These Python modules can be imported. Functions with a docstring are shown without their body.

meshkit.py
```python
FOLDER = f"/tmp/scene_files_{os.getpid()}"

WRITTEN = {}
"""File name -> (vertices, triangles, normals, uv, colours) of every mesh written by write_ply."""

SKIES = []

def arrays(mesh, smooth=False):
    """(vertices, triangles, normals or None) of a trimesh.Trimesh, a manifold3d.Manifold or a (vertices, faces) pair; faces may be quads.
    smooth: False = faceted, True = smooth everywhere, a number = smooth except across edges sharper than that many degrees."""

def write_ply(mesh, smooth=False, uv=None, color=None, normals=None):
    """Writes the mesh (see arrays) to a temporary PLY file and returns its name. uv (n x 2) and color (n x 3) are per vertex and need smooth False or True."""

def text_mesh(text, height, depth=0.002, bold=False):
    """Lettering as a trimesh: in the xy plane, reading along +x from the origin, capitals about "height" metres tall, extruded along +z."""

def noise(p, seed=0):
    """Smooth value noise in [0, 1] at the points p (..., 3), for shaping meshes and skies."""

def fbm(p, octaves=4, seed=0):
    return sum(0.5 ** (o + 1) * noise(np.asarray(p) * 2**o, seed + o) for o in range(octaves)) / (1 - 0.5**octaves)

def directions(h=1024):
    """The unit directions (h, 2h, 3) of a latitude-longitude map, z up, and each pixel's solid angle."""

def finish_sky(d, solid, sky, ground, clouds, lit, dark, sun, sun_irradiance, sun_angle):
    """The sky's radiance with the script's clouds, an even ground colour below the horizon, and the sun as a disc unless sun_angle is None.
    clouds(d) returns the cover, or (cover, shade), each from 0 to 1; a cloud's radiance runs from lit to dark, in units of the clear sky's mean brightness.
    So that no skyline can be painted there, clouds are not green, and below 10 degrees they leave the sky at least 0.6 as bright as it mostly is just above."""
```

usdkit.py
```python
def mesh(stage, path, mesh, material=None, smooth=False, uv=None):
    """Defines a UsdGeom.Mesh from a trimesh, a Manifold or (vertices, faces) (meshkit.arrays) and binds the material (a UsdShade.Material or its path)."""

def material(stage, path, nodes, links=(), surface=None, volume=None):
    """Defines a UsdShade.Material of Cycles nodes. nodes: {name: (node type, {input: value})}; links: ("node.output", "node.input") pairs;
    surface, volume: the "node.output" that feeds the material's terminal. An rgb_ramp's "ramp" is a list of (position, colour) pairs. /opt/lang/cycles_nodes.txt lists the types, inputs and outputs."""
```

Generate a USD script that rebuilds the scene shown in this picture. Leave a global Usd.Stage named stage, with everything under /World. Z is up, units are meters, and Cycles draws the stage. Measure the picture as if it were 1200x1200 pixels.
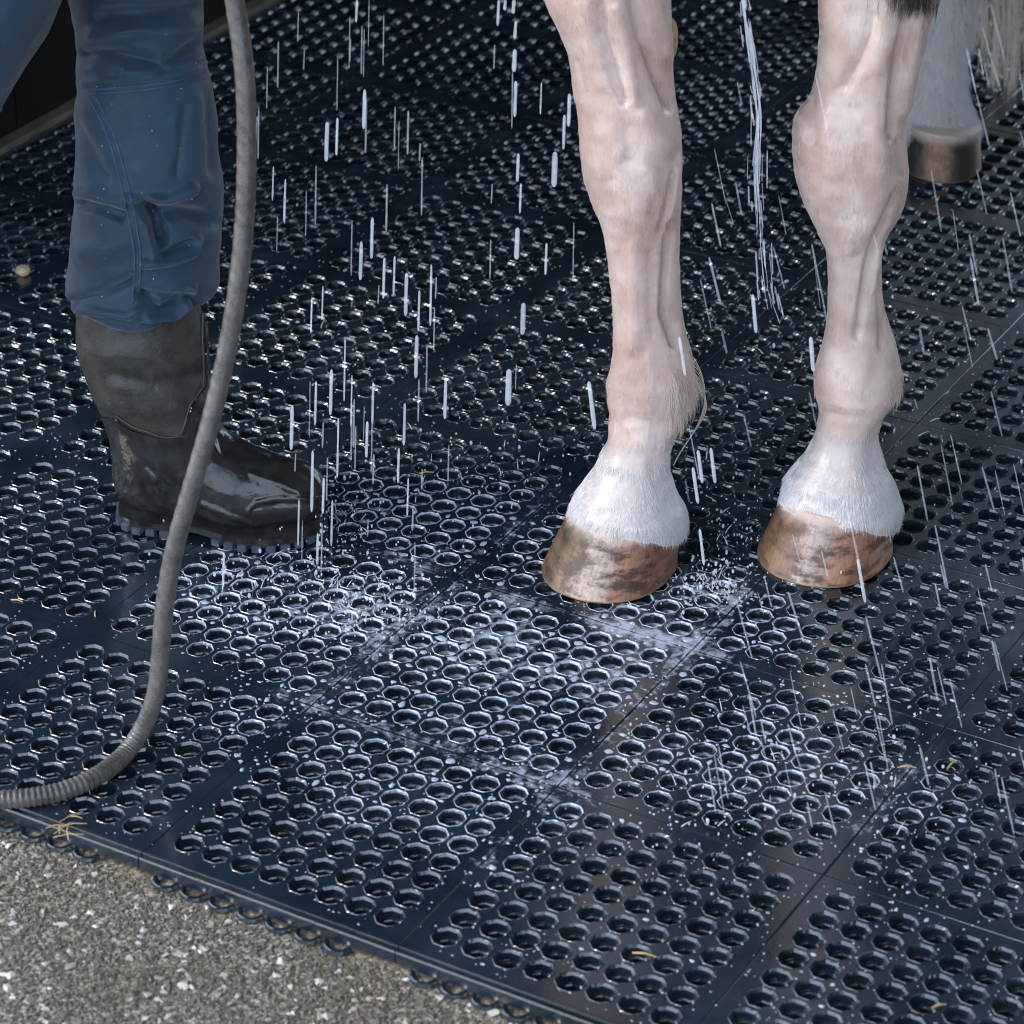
import math, random
import numpy as np
import trimesh
import manifold3d as m3
from scipy.interpolate import PchipInterpolator
from pxr import Usd, UsdGeom, UsdLux, UsdShade, Sdf, Gf, Vt
import usdkit, meshkit

stage = Usd.Stage.CreateInMemory()
UsdGeom.SetStageUpAxis(stage, 'Z'); UsdGeom.SetStageMetersPerUnit(stage, 1.0)
UsdGeom.Xform.Define(stage, '/World'); UsdGeom.Scope.Define(stage, '/World/Looks')
rng = np.random.default_rng(7); random.seed(7)

# ------------------------------------------------------------------ camera, sky, sun, exposure
T = 0.28                      # side of one mat tile
MT = 0.022                    # mat thickness: its top face
PITCH, ROLL, YAW, FPX = 0.5244, -0.0051, -0.5316, 3677.5
CAM = np.array([6.3242 * T, -6.6435 * T, 6.162 * T + MT])
FW = np.array([math.sin(YAW) * math.cos(PITCH), math.cos(YAW) * math.cos(PITCH), -math.sin(PITCH)])
R0 = np.array([math.cos(YAW), -math.sin(YAW), 0.0]); U0 = np.cross(R0, FW)
RT = R0 * math.cos(ROLL) + U0 * math.sin(ROLL); UP = -R0 * math.sin(ROLL) + U0 * math.cos(ROLL)
FH = np.array([math.sin(YAW), math.cos(YAW), 0.0])            # level view direction
EXPOSURE, SKY_STRENGTH, SUN_INTENSITY, SUN_ANGLE = 1.95, 0.15, 0.27, 18.0
SUN_EL, SUN_AZ = math.radians(36), math.atan2(*( -FH * .10 - R0 * .995)[:2])
cam = UsdGeom.Camera.Define(stage, '/World/camera')
mtx = Gf.Matrix4d(*RT, 0, *UP, 0, *(-FW), 0, *CAM, 1)
cam.AddTransformOp().Set(mtx)
cam.CreateHorizontalApertureAttr(36.0); cam.CreateVerticalApertureAttr(36.0)
cam.CreateFocalLengthAttr(36.0 * FPX / 1200); cam.CreateFStopAttr(9.0); cam.CreateFocusDistanceAttr(3.33)
cam.CreateExposureAttr(EXPOSURE); cam.CreateClippingRangeAttr(Gf.Vec2f(0.05, 500))
sund = np.array([math.sin(SUN_AZ) * math.cos(SUN_EL), math.cos(SUN_AZ) * math.cos(SUN_EL), math.sin(SUN_EL)])
sky = UsdLux.DomeLight.Define(stage, '/World/sky')
sky.GetPrim().SetCustomDataByKey('kind', 'structure')
skym = usdkit.material(stage, '/World/Looks/sky', {
    'tc': ('texture_coordinate', {}),
    'sky': ('sky_texture', {'sky_type': 'single_scattering', 'sun_disc': False, 'sun_elevation': SUN_EL, 'sun_rotation': SUN_AZ}),
    'cl': ('noise_texture', {'scale': 2.2, 'detail': 5.0, 'roughness': .55}),
    'cr': ('rgb_ramp', {'ramp': [(0.32, (.1, .1, .1)), (0.6, (1, 1, 1))]}),
    'mx': ('mix', {'color2': (4.6, 5.5, 6.8)}),
    'bg': ('background_shader', {'strength': SKY_STRENGTH})},
    [('tc.generated', 'cl.vector'), ('cl.fac', 'cr.fac'), ('cr.color', 'mx.fac'), ('sky.color', 'mx.color1'), ('mx.color', 'bg.color')], surface='bg.background')
UsdShade.MaterialBindingAPI.Apply(sky.GetPrim()).Bind(skym)
sun = UsdLux.DistantLight.Define(stage, '/World/sun')
sun.CreateIntensityAttr(SUN_INTENSITY); sun.CreateAngleAttr(SUN_ANGLE); sun.CreateNormalizeAttr(True); sun.CreateColorAttr(Gf.Vec3f(1.0, .955, .91))
sz = sund; sx = np.cross([0, 0, 1], sz); sx /= np.linalg.norm(sx); sy = np.cross(sz, sx)
sun.AddTransformOp().Set(Gf.Matrix4d(*sx, 0, *sy, 0, *sz, 0, 0, 0, 6, 1))

# ------------------------------------------------------------------ helpers
def ray(x, y):
    return FW * FPX + RT * (x - 600) - UP * (y - 600)
def on_plane(x, y, z=MT):                     # the place on a level plane seen at (x, y) of the 1200 px photograph
    d = ray(x, y); return CAM + d * ((z - CAM[2]) / d[2])
def at_depth(x, y, D):                        # the place at a level distance D from the camera
    d = ray(x, y); return CAM + d * (D / (d @ FH))
def depth_of(P): return float((np.asarray(P) - CAM) @ FH)
def project(P):
    d = np.asarray(P) - CAM; w = d @ FW
    return np.stack([600 + FPX * (d @ RT) / w, 600 - FPX * (d @ UP) / w], -1)

used = {}
def numbered(parent, name):
    k = (parent, name); n = used.get(k, -1) + 1; used[k] = n
    return f'{parent}/{name}' if n == 0 else f'{parent}/{name}_{n:03d}'
def tag(p, label=None, category=None, group=None, kind=None):
    p = p.GetPrim() if hasattr(p, 'GetPrim') else p
    for k, v in (('label', label), ('category', category), ('group', group), ('kind', kind)):
        if v: p.SetCustomDataByKey(k, v)
    return p
def thing(name, label, category, loc=(0, 0, 0), group=None, rotz=0):
    x = UsdGeom.Xform.Define(stage, numbered('/World', name)); x.AddTranslateOp().Set(Gf.Vec3d(*map(float, loc)))
    if rotz: x.AddRotateZOp().Set(rotz)
    return tag(x, label, category, group)
def origin_of(parent):
    m = UsdGeom.Xformable(parent).ComputeLocalToWorldTransform(Usd.TimeCode.Default()).ExtractTranslation()
    return np.array(m)
def obj(name, mesh, mat, parent=None, smooth=False, attrs=None, local=False, kind=None, label=None):
    """One Mesh prim. Vertices are given in world space unless local."""
    pp = '/World' if parent is None else str(parent.GetPath())
    if hasattr(mesh, 'to_mesh'):
        mm = mesh.to_mesh(); mesh = (np.array(mm.vert_properties[:, :3]), np.array(mm.tri_verts))
    if not isinstance(mesh, tuple): mesh = (np.array(mesh.vertices), np.array(mesh.faces))
    v, f = np.array(mesh[0], float), mesh[1]
    if parent is not None and not local: v = v - origin_of(parent)
    m = usdkit.mesh(stage, numbered(pp, name), (v, f), mat, smooth=smooth)
    for k, a in (attrs or {}).items():
        a = np.asarray(a, np.float32)
        UsdGeom.PrimvarsAPI(m).CreatePrimvar(k, Sdf.ValueTypeNames.FloatArray, 'vertex').Set(Vt.FloatArray.FromNumpy(a))
    tag(m, label=label, kind=kind)
    return m.GetPrim()
def single(name, label, category, mesh, mat, group=None, smooth=False, attrs=None, kind=None):
    p = obj(name, mesh, mat, None, smooth, attrs)
    return tag(p, label, category, group, kind)
def copy_of(src, loc, label, group=None, rotz=0, scale=None):
    base = src.GetName(); base = base[:-4] if base[-4:-3] == '_' and base[-3:].isdigit() else base
    x = UsdGeom.Xform.Define(stage, numbered('/World', base))
    x.GetPrim().GetReferences().AddInternalReference(src.GetPath()); x.GetPrim().SetInstanceable(True)
    x.ClearXformOpOrder(); ops = [x.AddTranslateOp(opSuffix='at')]; ops[0].Set(Gf.Vec3d(*map(float, loc)))
    if rotz: x.AddRotateZOp(opSuffix='turn').Set(float(rotz))
    if scale: x.AddScaleOp(opSuffix='size').Set(Gf.Vec3f(*map(float, scale)))
    return tag(x, label, src.GetCustomDataByKey('category'), group or src.GetCustomDataByKey('group'))
def curves(name, strands, widths, mat, parent, kind='stuff', label=None):
    pp = str(parent.GetPath()); o = origin_of(parent)
    c = UsdGeom.BasisCurves.Define(stage, numbered(pp, name))
    n = strands.shape[1]
    c.CreateTypeAttr('linear'); c.CreateCurveVertexCountsAttr(Vt.IntArray([n] * len(strands)))
    c.CreatePointsAttr(Vt.Vec3fArray.FromNumpy((strands - o).reshape(-1, 3).astype(np.float32)))
    c.CreateWidthsAttr(Vt.FloatArray.FromNumpy(np.asarray(widths, np.float32).ravel())); c.SetWidthsInterpolation('vertex')
    UsdShade.MaterialBindingAPI.Apply(c.GetPrim()).Bind(mat)
    return tag(c, label=label, kind=kind)
def box(x0, x1, y0, y1, z0, z1):
    m = trimesh.creation.box((x1 - x0, y1 - y0, z1 - z0)); m.apply_translation(((x0 + x1) / 2, (y0 + y1) / 2, (z0 + z1) / 2)); return m
def loft(rings, close_top=True, close_bottom=True):
    """rings (n, k, 3) of closed loops -> (v, f), outward when the loops run counterclockwise seen from the last ring's side"""
    n, k = rings.shape[:2]; v = rings.reshape(-1, 3)
    i = np.arange(n - 1)[:, None] * k; j = np.arange(k)[None]; j2 = (j + 1) % k
    q = np.stack([i + j, i + j2, i + k + j2, i + k + j], -1).reshape(-1, 4)
    f = np.vstack([q[:, [0, 1, 2]], q[:, [0, 2, 3]]]); ex = []
    if close_bottom:
        v = np.vstack([v, rings[0].mean(0)]); c = len(v) - 1; a = np.arange(k); ex.append(np.stack([np.full(k, c), (a + 1) % k, a], 1))
    if close_top:
        v = np.vstack([v, rings[-1].mean(0)]); c = len(v) - 1; a = (n - 1) * k + np.arange(k); ex.append(np.stack([np.full(k, c), a, (n - 1) * k + (np.arange(k) + 1) % k], 1))
    return v, np.vstack([f] + ex)
def vnormals(v, f):
    n = np.zeros_like(v); c = np.cross(v[f[:, 1]] - v[f[:, 0]], v[f[:, 2]] - v[f[:, 0]])
    for k in range(3): np.add.at(n, f[:, k], c)
    return n / np.maximum(np.linalg.norm(n, axis=1, keepdims=True), 1e-12)
def tube(path, rad, k=12, caps=True, twist=0.0):
    path = np.asarray(path, float); n = len(path); rad = np.broadcast_to(rad, n)
    t = np.gradient(path, axis=0); t /= np.linalg.norm(t, axis=1, keepdims=True)
    u = np.cross(t[0], [.3, .5, .81]); u /= np.linalg.norm(u); rings = []
    a = np.arange(k) / k * 2 * np.pi
    for i in range(n):
        u = u - t[i] * (u @ t[i]); u /= np.linalg.norm(u); w = np.cross(t[i], u)
        rings.append(path[i] + rad[i] * (np.cos(a)[:, None] * u + np.sin(a)[:, None] * w))
    return loft(np.array(rings), caps, caps)
def joined(meshes):
    vs, fs, n = [], [], 0
    for v, f in meshes: vs.append(v); fs.append(f + n); n += len(v)
    return np.vstack(vs), np.vstack(fs)
def spline(P, n):
    P = np.asarray(P, float); d = np.r_[0, np.cumsum(np.linalg.norm(np.diff(P, axis=0), axis=1))]
    from scipy.interpolate import CubicSpline
    return CubicSpline(d, P)(np.linspace(0, d[-1], n))
def ball(c, r, seg=24):
    r = np.broadcast_to(r, 3)
    return m3.Manifold.sphere(1.0, seg).scale(tuple(map(float, r))).translate(tuple(map(float, c)))
def hull(*b): return m3.Manifold.batch_hull(list(b))
def to_manifold(v, f): return m3.Manifold(m3.Mesh(np.asarray(v, np.float32), np.asarray(f, np.uint32)))
def smoothed(man, length, it=12):
    mm = man.simplify(length * .3).refine_to_length(length).to_mesh()
    t = trimesh.Trimesh(np.array(mm.vert_properties[:, :3]), np.array(mm.tri_verts), process=True)
    v0 = np.array(t.vertices); trimesh.smoothing.filter_taubin(t, iterations=it); v1 = np.array(t.vertices); d = v1 - v0; l = np.linalg.norm(d, axis=1, keepdims=True)
    return v0 + d * np.minimum(1, length * 1.6 / np.maximum(l, 1e-9)), np.array(t.faces)
def seg_dist(p, a, b):
    a, b = np.asarray(a, float), np.asarray(b, float); ab = b - a
    t = np.clip(((p - a) @ ab) / (ab @ ab), 0, 1); return np.linalg.norm(p - (a + t[:, None] * ab), axis=1), t
def sculpt(v, f, strokes):
    """Raises (or sinks) the faces turned to the viewing side along strokes drawn over the photograph: (points, width px, height m)."""
    n = vnormals(v, f); px = project(v)
    face = np.clip((n @ -FW) * 2.2, 0, 1); disp = np.zeros(len(v))
    for pts, w, h in strokes:
        best = np.zeros(len(v))
        for a, b in zip(pts[:-1], pts[1:]):
            d, t = seg_dist(px, a, b); best = np.maximum(best, np.exp(-(d / w) ** 2))
        disp += best * h
    return v + n * (disp * face)[:, None]

def M(name, nodes, links, surface='p.BSDF', volume=None):
    return usdkit.material(stage, '/World/Looks/' + name, nodes, links, surface=surface, volume=volume)
def simple(name, c1, c2, rough=.5, scale=20., bump=0., bscale=None, detail=4., spec=.5, extra=None, lo=.35, hi=.65, stretch=(1, 1, 1)):
    return M(name, {'g': ('geometry', {}), 'mp': ('mapping', {'scale': stretch}), 'n': ('noise_texture', {'scale': scale, 'detail': detail, 'roughness': .6}),
        'r': ('rgb_ramp', {'ramp': [(lo, c1), (hi, c2)]}), 'bn': ('noise_texture', {'scale': bscale or scale * 3, 'detail': 4.0}),
        'b': ('bump', {'strength': bump, 'distance': .002}), 'p': ('principled_bsdf', {'roughness': rough, 'specular_ior_level': spec, **(extra or {})})},
        [('g.position', 'mp.vector'), ('mp.vector', 'n.vector'), ('mp.vector', 'bn.vector'), ('n.fac', 'r.fac'), ('r.color', 'p.base_color'), ('bn.fac', 'b.height')] + ([('b.normal', 'p.normal')] if bump else []))

# ------------------------------------------------------------------ where suds lie on the mat (photo x, y, radius px, weight)
SUDS = [(300, 700, 130, .8), (420, 720, 120, 1.0), (560, 740, 130, 1.0), (660, 790, 150, 1.0), (520, 620, 150, .75), (430, 590, 90, .7), (760, 745, 130, .95),
        (600, 900, 130, .75), (500, 860, 130, .75), (400, 830, 130, .7), (690, 650, 100, .9), (830, 700, 70, .9), (900, 890, 150, .65), (1040, 930, 110, .5), (560, 980, 80, .65),
        (890, 730, 90, .7), (300, 850, 80, .6), (420, 930, 80, .55), (760, 880, 110, .6), (1000, 820, 100, .35)]
def suds_nodes():
    nodes, links = {'g': ('geometry', {})}, []
    last = None
    for i, (x, y, r, w) in enumerate(SUDS):
        c = on_plane(x, y); rad = abs(on_plane(x + r, y)[0] - c[0]) * 1.7
        nodes[f'd{i}'] = ('vector_math', {'math_type': 'distance', 'vector2': tuple(c)})
        nodes[f'm{i}'] = ('map_range', {'range_type': 'smoothstep', 'from_min': rad, 'from_max': rad * .15, 'to_min': 0.0, 'to_max': w, 'clamp': True})
        links += [('g.position', f'd{i}.vector1'), (f'd{i}.value', f'm{i}.value')]
        if last:
            nodes[f'x{i}'] = ('math', {'math_type': 'smoothmax', 'value3': .15}); links += [(last, f'x{i}.value1'), (f'm{i}.result', f'x{i}.value2')]; last = f'x{i}.value'
        else: last = f'm{i}.result'
    return nodes, links, last
def suds_at(P):
    m = np.zeros(len(P))
    for x, y, r, w in SUDS:
        c = on_plane(x, y); rad = abs(on_plane(x + r, y)[0] - c[0]) * 1.7
        t = np.clip((rad - np.linalg.norm(P[:, :2] - c[:2], axis=1)) / (rad * .85), 0, 1); m = np.maximum(m, w * t * t * (3 - 2 * t))
    return m

# ------------------------------------------------------------------ materials
nd, ln, mask = suds_nodes()
nd |= {'wet': ('attribute', {'attribute': 'rim'}), 'n1': ('noise_texture', {'scale': 75.0, 'detail': 5.0, 'roughness': .65, 'distortion': .6}), 'n2': ('noise_texture', {'scale': 14.0, 'detail': 3.0}),
    'n3': ('noise_texture', {'scale': 420.0, 'detail': 2.0}),
    'ra': ('map_range', {'from_min': 0.0, 'from_max': 1.0, 'to_min': -.17, 'to_max': .46}), 'na': ('map_range', {'from_min': .3, 'from_max': .7, 'to_min': -.30, 'to_max': .30}), 'nb': ('map_range', {'from_min': .3, 'from_max': .7, 'to_min': -.12, 'to_max': .12}),
    's1': ('math', {'math_type': 'add'}), 's2': ('math', {'math_type': 'add'}), 's3': ('math', {'math_type': 'multiply_add', 'value3': .10}),
    'mk': ('math', {'math_type': 'multiply_add', 'value2': .62}), 'fo': ('map_range', {'range_type': 'smoothstep', 'from_min': .38, 'from_max': .86, 'to_min': 0.0, 'to_max': 1.0, 'clamp': True}),
    'gt': ('map_range', {'range_type': 'smoothstep', 'from_min': .02, 'from_max': .3, 'to_min': 0.0, 'to_max': 1.0, 'clamp': True}), 'fx': ('math', {'math_type': 'multiply'}),
    'base': ('rgb_ramp', {'ramp': [(.35, (.0022, .0046, .0072)), (.7, (.0052, .0094, .0138))]}),
    'c': ('mix', {'color2': (.26, .30, .37)}), 'rb': ('map_range', {'from_min': .3, 'from_max': .7, 'to_min': .12, 'to_max': .24}), 'ro': ('mix_float', {'b': .42}),
    'bm': ('bump', {'strength': .12, 'distance': .0012}), 'p': ('principled_bsdf', {'specular_ior_level': .8, 'ior': 1.5, 'coat_weight': .5, 'coat_roughness': .08, 'coat_ior': 1.4})}
ln += [('g.position', 'n1.vector'), ('g.position', 'n2.vector'), ('g.position', 'n3.vector'), ('wet.fac', 'ra.value'), ('n1.fac', 'na.value'), ('n2.fac', 'nb.value'), ('na.result', 's1.value1'), ('nb.result', 's1.value2'),
    ('s1.value', 's2.value1'), ('ra.result', 's2.value2'), (mask, 'mk.value1'), ('s2.value', 'mk.value3'), ('mk.value', 'fo.value'), (mask, 'gt.value'), ('fo.result', 'fx.value1'), ('gt.result', 'fx.value2'),
    ('fx.value', 'c.fac'), ('n2.fac', 'base.fac'), ('base.color', 'c.color1'), ('c.color', 'p.base_color'), ('n2.fac', 'rb.value'), ('rb.result', 'ro.a'), ('fx.value', 'ro.fac'), ('ro.result', 'p.roughness'), ('n3.fac', 'bm.height'), ('bm.normal', 'p.normal')]
RUBBER = M('wet_black_rubber', nd, ln)
SUDSM = M('suds', {'g': ('geometry', {}), 'n': ('noise_texture', {'scale': 300.0, 'detail': 3.0}), 'r': ('rgb_ramp', {'ramp': [(.3, (.27, .31, .38)), (.7, (.46, .51, .58))]}), 'b': ('bump', {'strength': .5, 'distance': .001}),
    'p': ('principled_bsdf', {'roughness': .25}), 't': ('transparent_bsdf', {}), 'mx': ('mix_closure', {'fac': .62})},
    [('g.position', 'n.vector'), ('n.fac', 'r.fac'), ('r.color', 'p.base_color'), ('n.fac', 'b.height'), ('b.normal', 'p.normal'), ('t.BSDF', 'mx.closure1'), ('p.BSDF', 'mx.closure2')], surface='mx.closure')
WATER = M('falling_water', {'p': ('principled_bsdf', {'base_color': (.52, .53, .56), 'roughness': .12}), 't': ('transparent_bsdf', {}), 'mx': ('mix_closure', {'fac': .29})},
    [('t.BSDF', 'mx.closure1'), ('p.BSDF', 'mx.closure2')], surface='mx.closure')
MIST = M('thin_water', {'p': ('principled_bsdf', {'base_color': (.52, .53, .56), 'roughness': .12}), 't': ('transparent_bsdf', {}), 'mx': ('mix_closure', {'fac': .11})},
    [('t.BSDF', 'mx.closure1'), ('p.BSDF', 'mx.closure2')], surface='mx.closure')
CONCRETE = M('exposed_aggregate', {'g': ('geometry', {}), 'v': ('voronoi_texture', {'scale': 300.0, 'feature': 'f1'}), 'n': ('noise_texture', {'scale': 900.0, 'detail': 3.0}), 'n2': ('noise_texture', {'scale': 9.0, 'detail': 4.0}),
    'r': ('rgb_ramp', {'ramp': [(.05, (.085, .070, .055)), (.45, (.18, .156, .130)), (.8, (.28, .25, .216)), (1., (.40, .37, .34))]}), 'r2': ('rgb_ramp', {'ramp': [(.35, (.78, .74, .62)), (.65, (1.12, 1.1, 1.07))]}), 'mu': ('mix', {'mix_type': 'multiply', 'fac': 1.0}), 'm2': ('mix', {'mix_type': 'multiply', 'fac': 1.0}),
    'e': ('rgb_ramp', {'ramp': [(.35, (1, 1, 1)), (.75, (.42, .40, .37))]}), 'sep': ('separate_color', {}), 'ad': ('mix_float', {'fac': .3}), 'b': ('bump', {'strength': .5, 'distance': .0010, 'invert': True}), 'p': ('principled_bsdf', {'roughness': .6})},
    [('g.position', 'v.vector'), ('g.position', 'n.vector'), ('g.position', 'n2.vector'), ('v.color', 'sep.color'), ('sep.r', 'ad.a'), ('n.fac', 'ad.b'), ('ad.result', 'r.fac'), ('n2.fac', 'r2.fac'), ('r.color', 'mu.color1'), ('r2.color', 'mu.color2'), ('v.distance', 'e.fac'), ('mu.color', 'm2.color1'), ('e.color', 'm2.color2'),
     ('m2.color', 'p.base_color'), ('v.distance', 'b.height'), ('b.normal', 'p.normal')])
def stone_mat(name, src, stops):
    return M(name, {'g': ('geometry', {}), 'oi': ('object_info', {}), 'n': ('noise_texture', {'scale': 700.0, 'detail': 3.0}), 'r': ('rgb_ramp', {'ramp': stops}),
        'r2': ('rgb_ramp', {'ramp': [(.3, (.75, .75, .75)), (.7, (1.1, 1.1, 1.1))]}), 'mu': ('mix', {'mix_type': 'multiply', 'fac': 1.0}), 'p': ('principled_bsdf', {'roughness': .5})},
        [(src, 'r.fac'), ('g.position', 'n.vector'), ('n.fac', 'r2.fac'), ('r.color', 'mu.color1'), ('r2.color', 'mu.color2'), ('mu.color', 'p.base_color')])
STONE = stone_mat('aggregate_stone', 'oi.random', [(0, (.17, .15, .128)), (.4, (.24, .215, .19)), (.8, (.33, .305, .28)), (1, (.43, .41, .39))])
GRIT = stone_mat('aggregate_grit', 'g.random_per_island', [(0, (.06, .05, .04)), (.35, (.14, .12, .098)), (.7, (.24, .212, .182)), (.9, (.32, .295, .27)), (1, (.40, .38, .355))])
BARN = simple('dark_boards', (.002, .002, .002), (.005, .005, .005), .9, 3.0, .3, 30, stretch=(6, 6, .4), spec=.08)
KERB = simple('weathered_strip', (.04, .03, .02), (.09, .07, .05), .7, 25.0, .4)
ROOFM = simple('dark_roof', (.02, .02, .02), (.04, .038, .035), .8, 4.0)
CLOTH = M('navy_work_cloth', {'g': ('geometry', {}), 'n': ('noise_texture', {'scale': 9.0, 'detail': 5.0, 'roughness': .6}), 'r': ('rgb_ramp', {'ramp': [(.3, (.0055, .0165, .031)), (.7, (.0125, .033, .057))]}),
    'w': ('noise_texture', {'scale': 900.0, 'detail': 2.0}), 'b': ('bump', {'strength': .25, 'distance': .0006}), 'p': ('principled_bsdf', {'roughness': .62, 'sheen_weight': .12, 'specular_ior_level': .35})},
    [('g.position', 'n.vector'), ('g.position', 'w.vector'), ('n.fac', 'r.fac'), ('r.color', 'p.base_color'), ('w.fac', 'b.height'), ('b.normal', 'p.normal')])
STITCH = simple('seam_thread', (.016, .033, .065), (.03, .055, .10), .6, 60.0)
JACKET = simple('dark_jacket', (.012, .016, .024), (.022, .028, .040), .7, 12.0)
SHAFT = simple('brown_neoprene', (.009, .008, .007), (.034, .029, .0255), .5, 85.0, .35, 300, lo=.3, hi=.72)
SHELL = simple('wet_boot_rubber', (.007, .0068, .0068), (.018, .0165, .0155), .13, 60.0, .25, 160, lo=.4, hi=.7)
SOLE = simple('boot_sole', (.030, .037, .048), (.06, .072, .092), .22, 60.0, .2)
SKINM = simple('person_skin', (.42, .26, .19), (.50, .32, .24), .5, 30.0)
HOSEM = M('grey_hose', {'g': ('geometry', {}), 'n': ('noise_texture', {'scale': 60.0, 'detail': 5.0, 'roughness': .7}), 'r': ('rgb_ramp', {'ramp': [(.35, (.028, .025, .023)), (.7, (.080, .072, .067))]}), 'n2': ('noise_texture', {'scale': 500.0, 'detail': 3.0}),
    'b': ('bump', {'strength': .5, 'distance': .001}), 'p': ('principled_bsdf', {'roughness': .32})},
    [('g.position', 'n.vector'), ('g.position', 'n2.vector'), ('n.fac', 'r.fac'), ('r.color', 'p.base_color'), ('n2.fac', 'b.height'), ('b.normal', 'p.normal')])
STRAW = simple('dry_straw', (.22, .14, .055), (.38, .26, .12), .7, 200.0)
PEBBLE = simple('tan_pebble', (.30, .21, .13), (.45, .33, .22), .6, 120.0)

# ------------------------------------------------------------------ ground
gs = 40.0
single('ground', None, None, (np.array([[-gs, -gs, 0], [gs, -gs, 0], [gs, gs, 0], [-gs, gs, 0]], float), np.array([[0, 1, 2], [0, 2, 3]])), CONCRETE, kind='structure')
ground = stage.GetPrimAtPath('/World/ground')
def stone_mesh(s, flat, k):
    r = np.random.default_rng(k); p = r.normal(size=(9, 3)); p /= np.linalg.norm(p, axis=1, keepdims=True)
    p *= np.array([1, r.uniform(.6, .95), flat]) * s; h = trimesh.convex.convex_hull(p); a = r.uniform(0, 6.28)
    h.apply_transform(trimesh.transformations.rotation_matrix(a, [0, 0, 1])); return np.array(h.vertices), np.array(h.faces)
def paving_spots(n, r):
    out = []
    while len(out) < n:
        x, y = r.uniform(-60, 800), r.uniform(930, 1230); P = on_plane(x, y, 0)
        if P[1] < -.012 and P[0] > -.2: out.append((P[0], P[1]))
    return np.array(out)
big = paving_spots(300, rng)
for k, (x, y) in enumerate(big):
    s = rng.uniform(.0036, .0062) * (1.35 if rng.random() < .12 else 1); v, f = stone_mesh(s, .45, k)
    obj('stone', (v + [x, y, .0002 + rng.uniform(-.0006, .0006)], f), STONE, ground)
grit = []; chips = [stone_mesh(1.0, .6, 1000 + k) for k in range(90)]
for k, (x, y) in enumerate(paving_spots(15000, rng)):
    s = rng.uniform(.0010, .0027) if rng.random() < .8 else rng.uniform(.0024, .0042); v, f = chips[k % 90]; grit.append((v * s + [x, y, rng.uniform(-.0006, .0004)], f))
obj('aggregate', joined(grit), GRIT, ground, kind='stuff')

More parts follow.
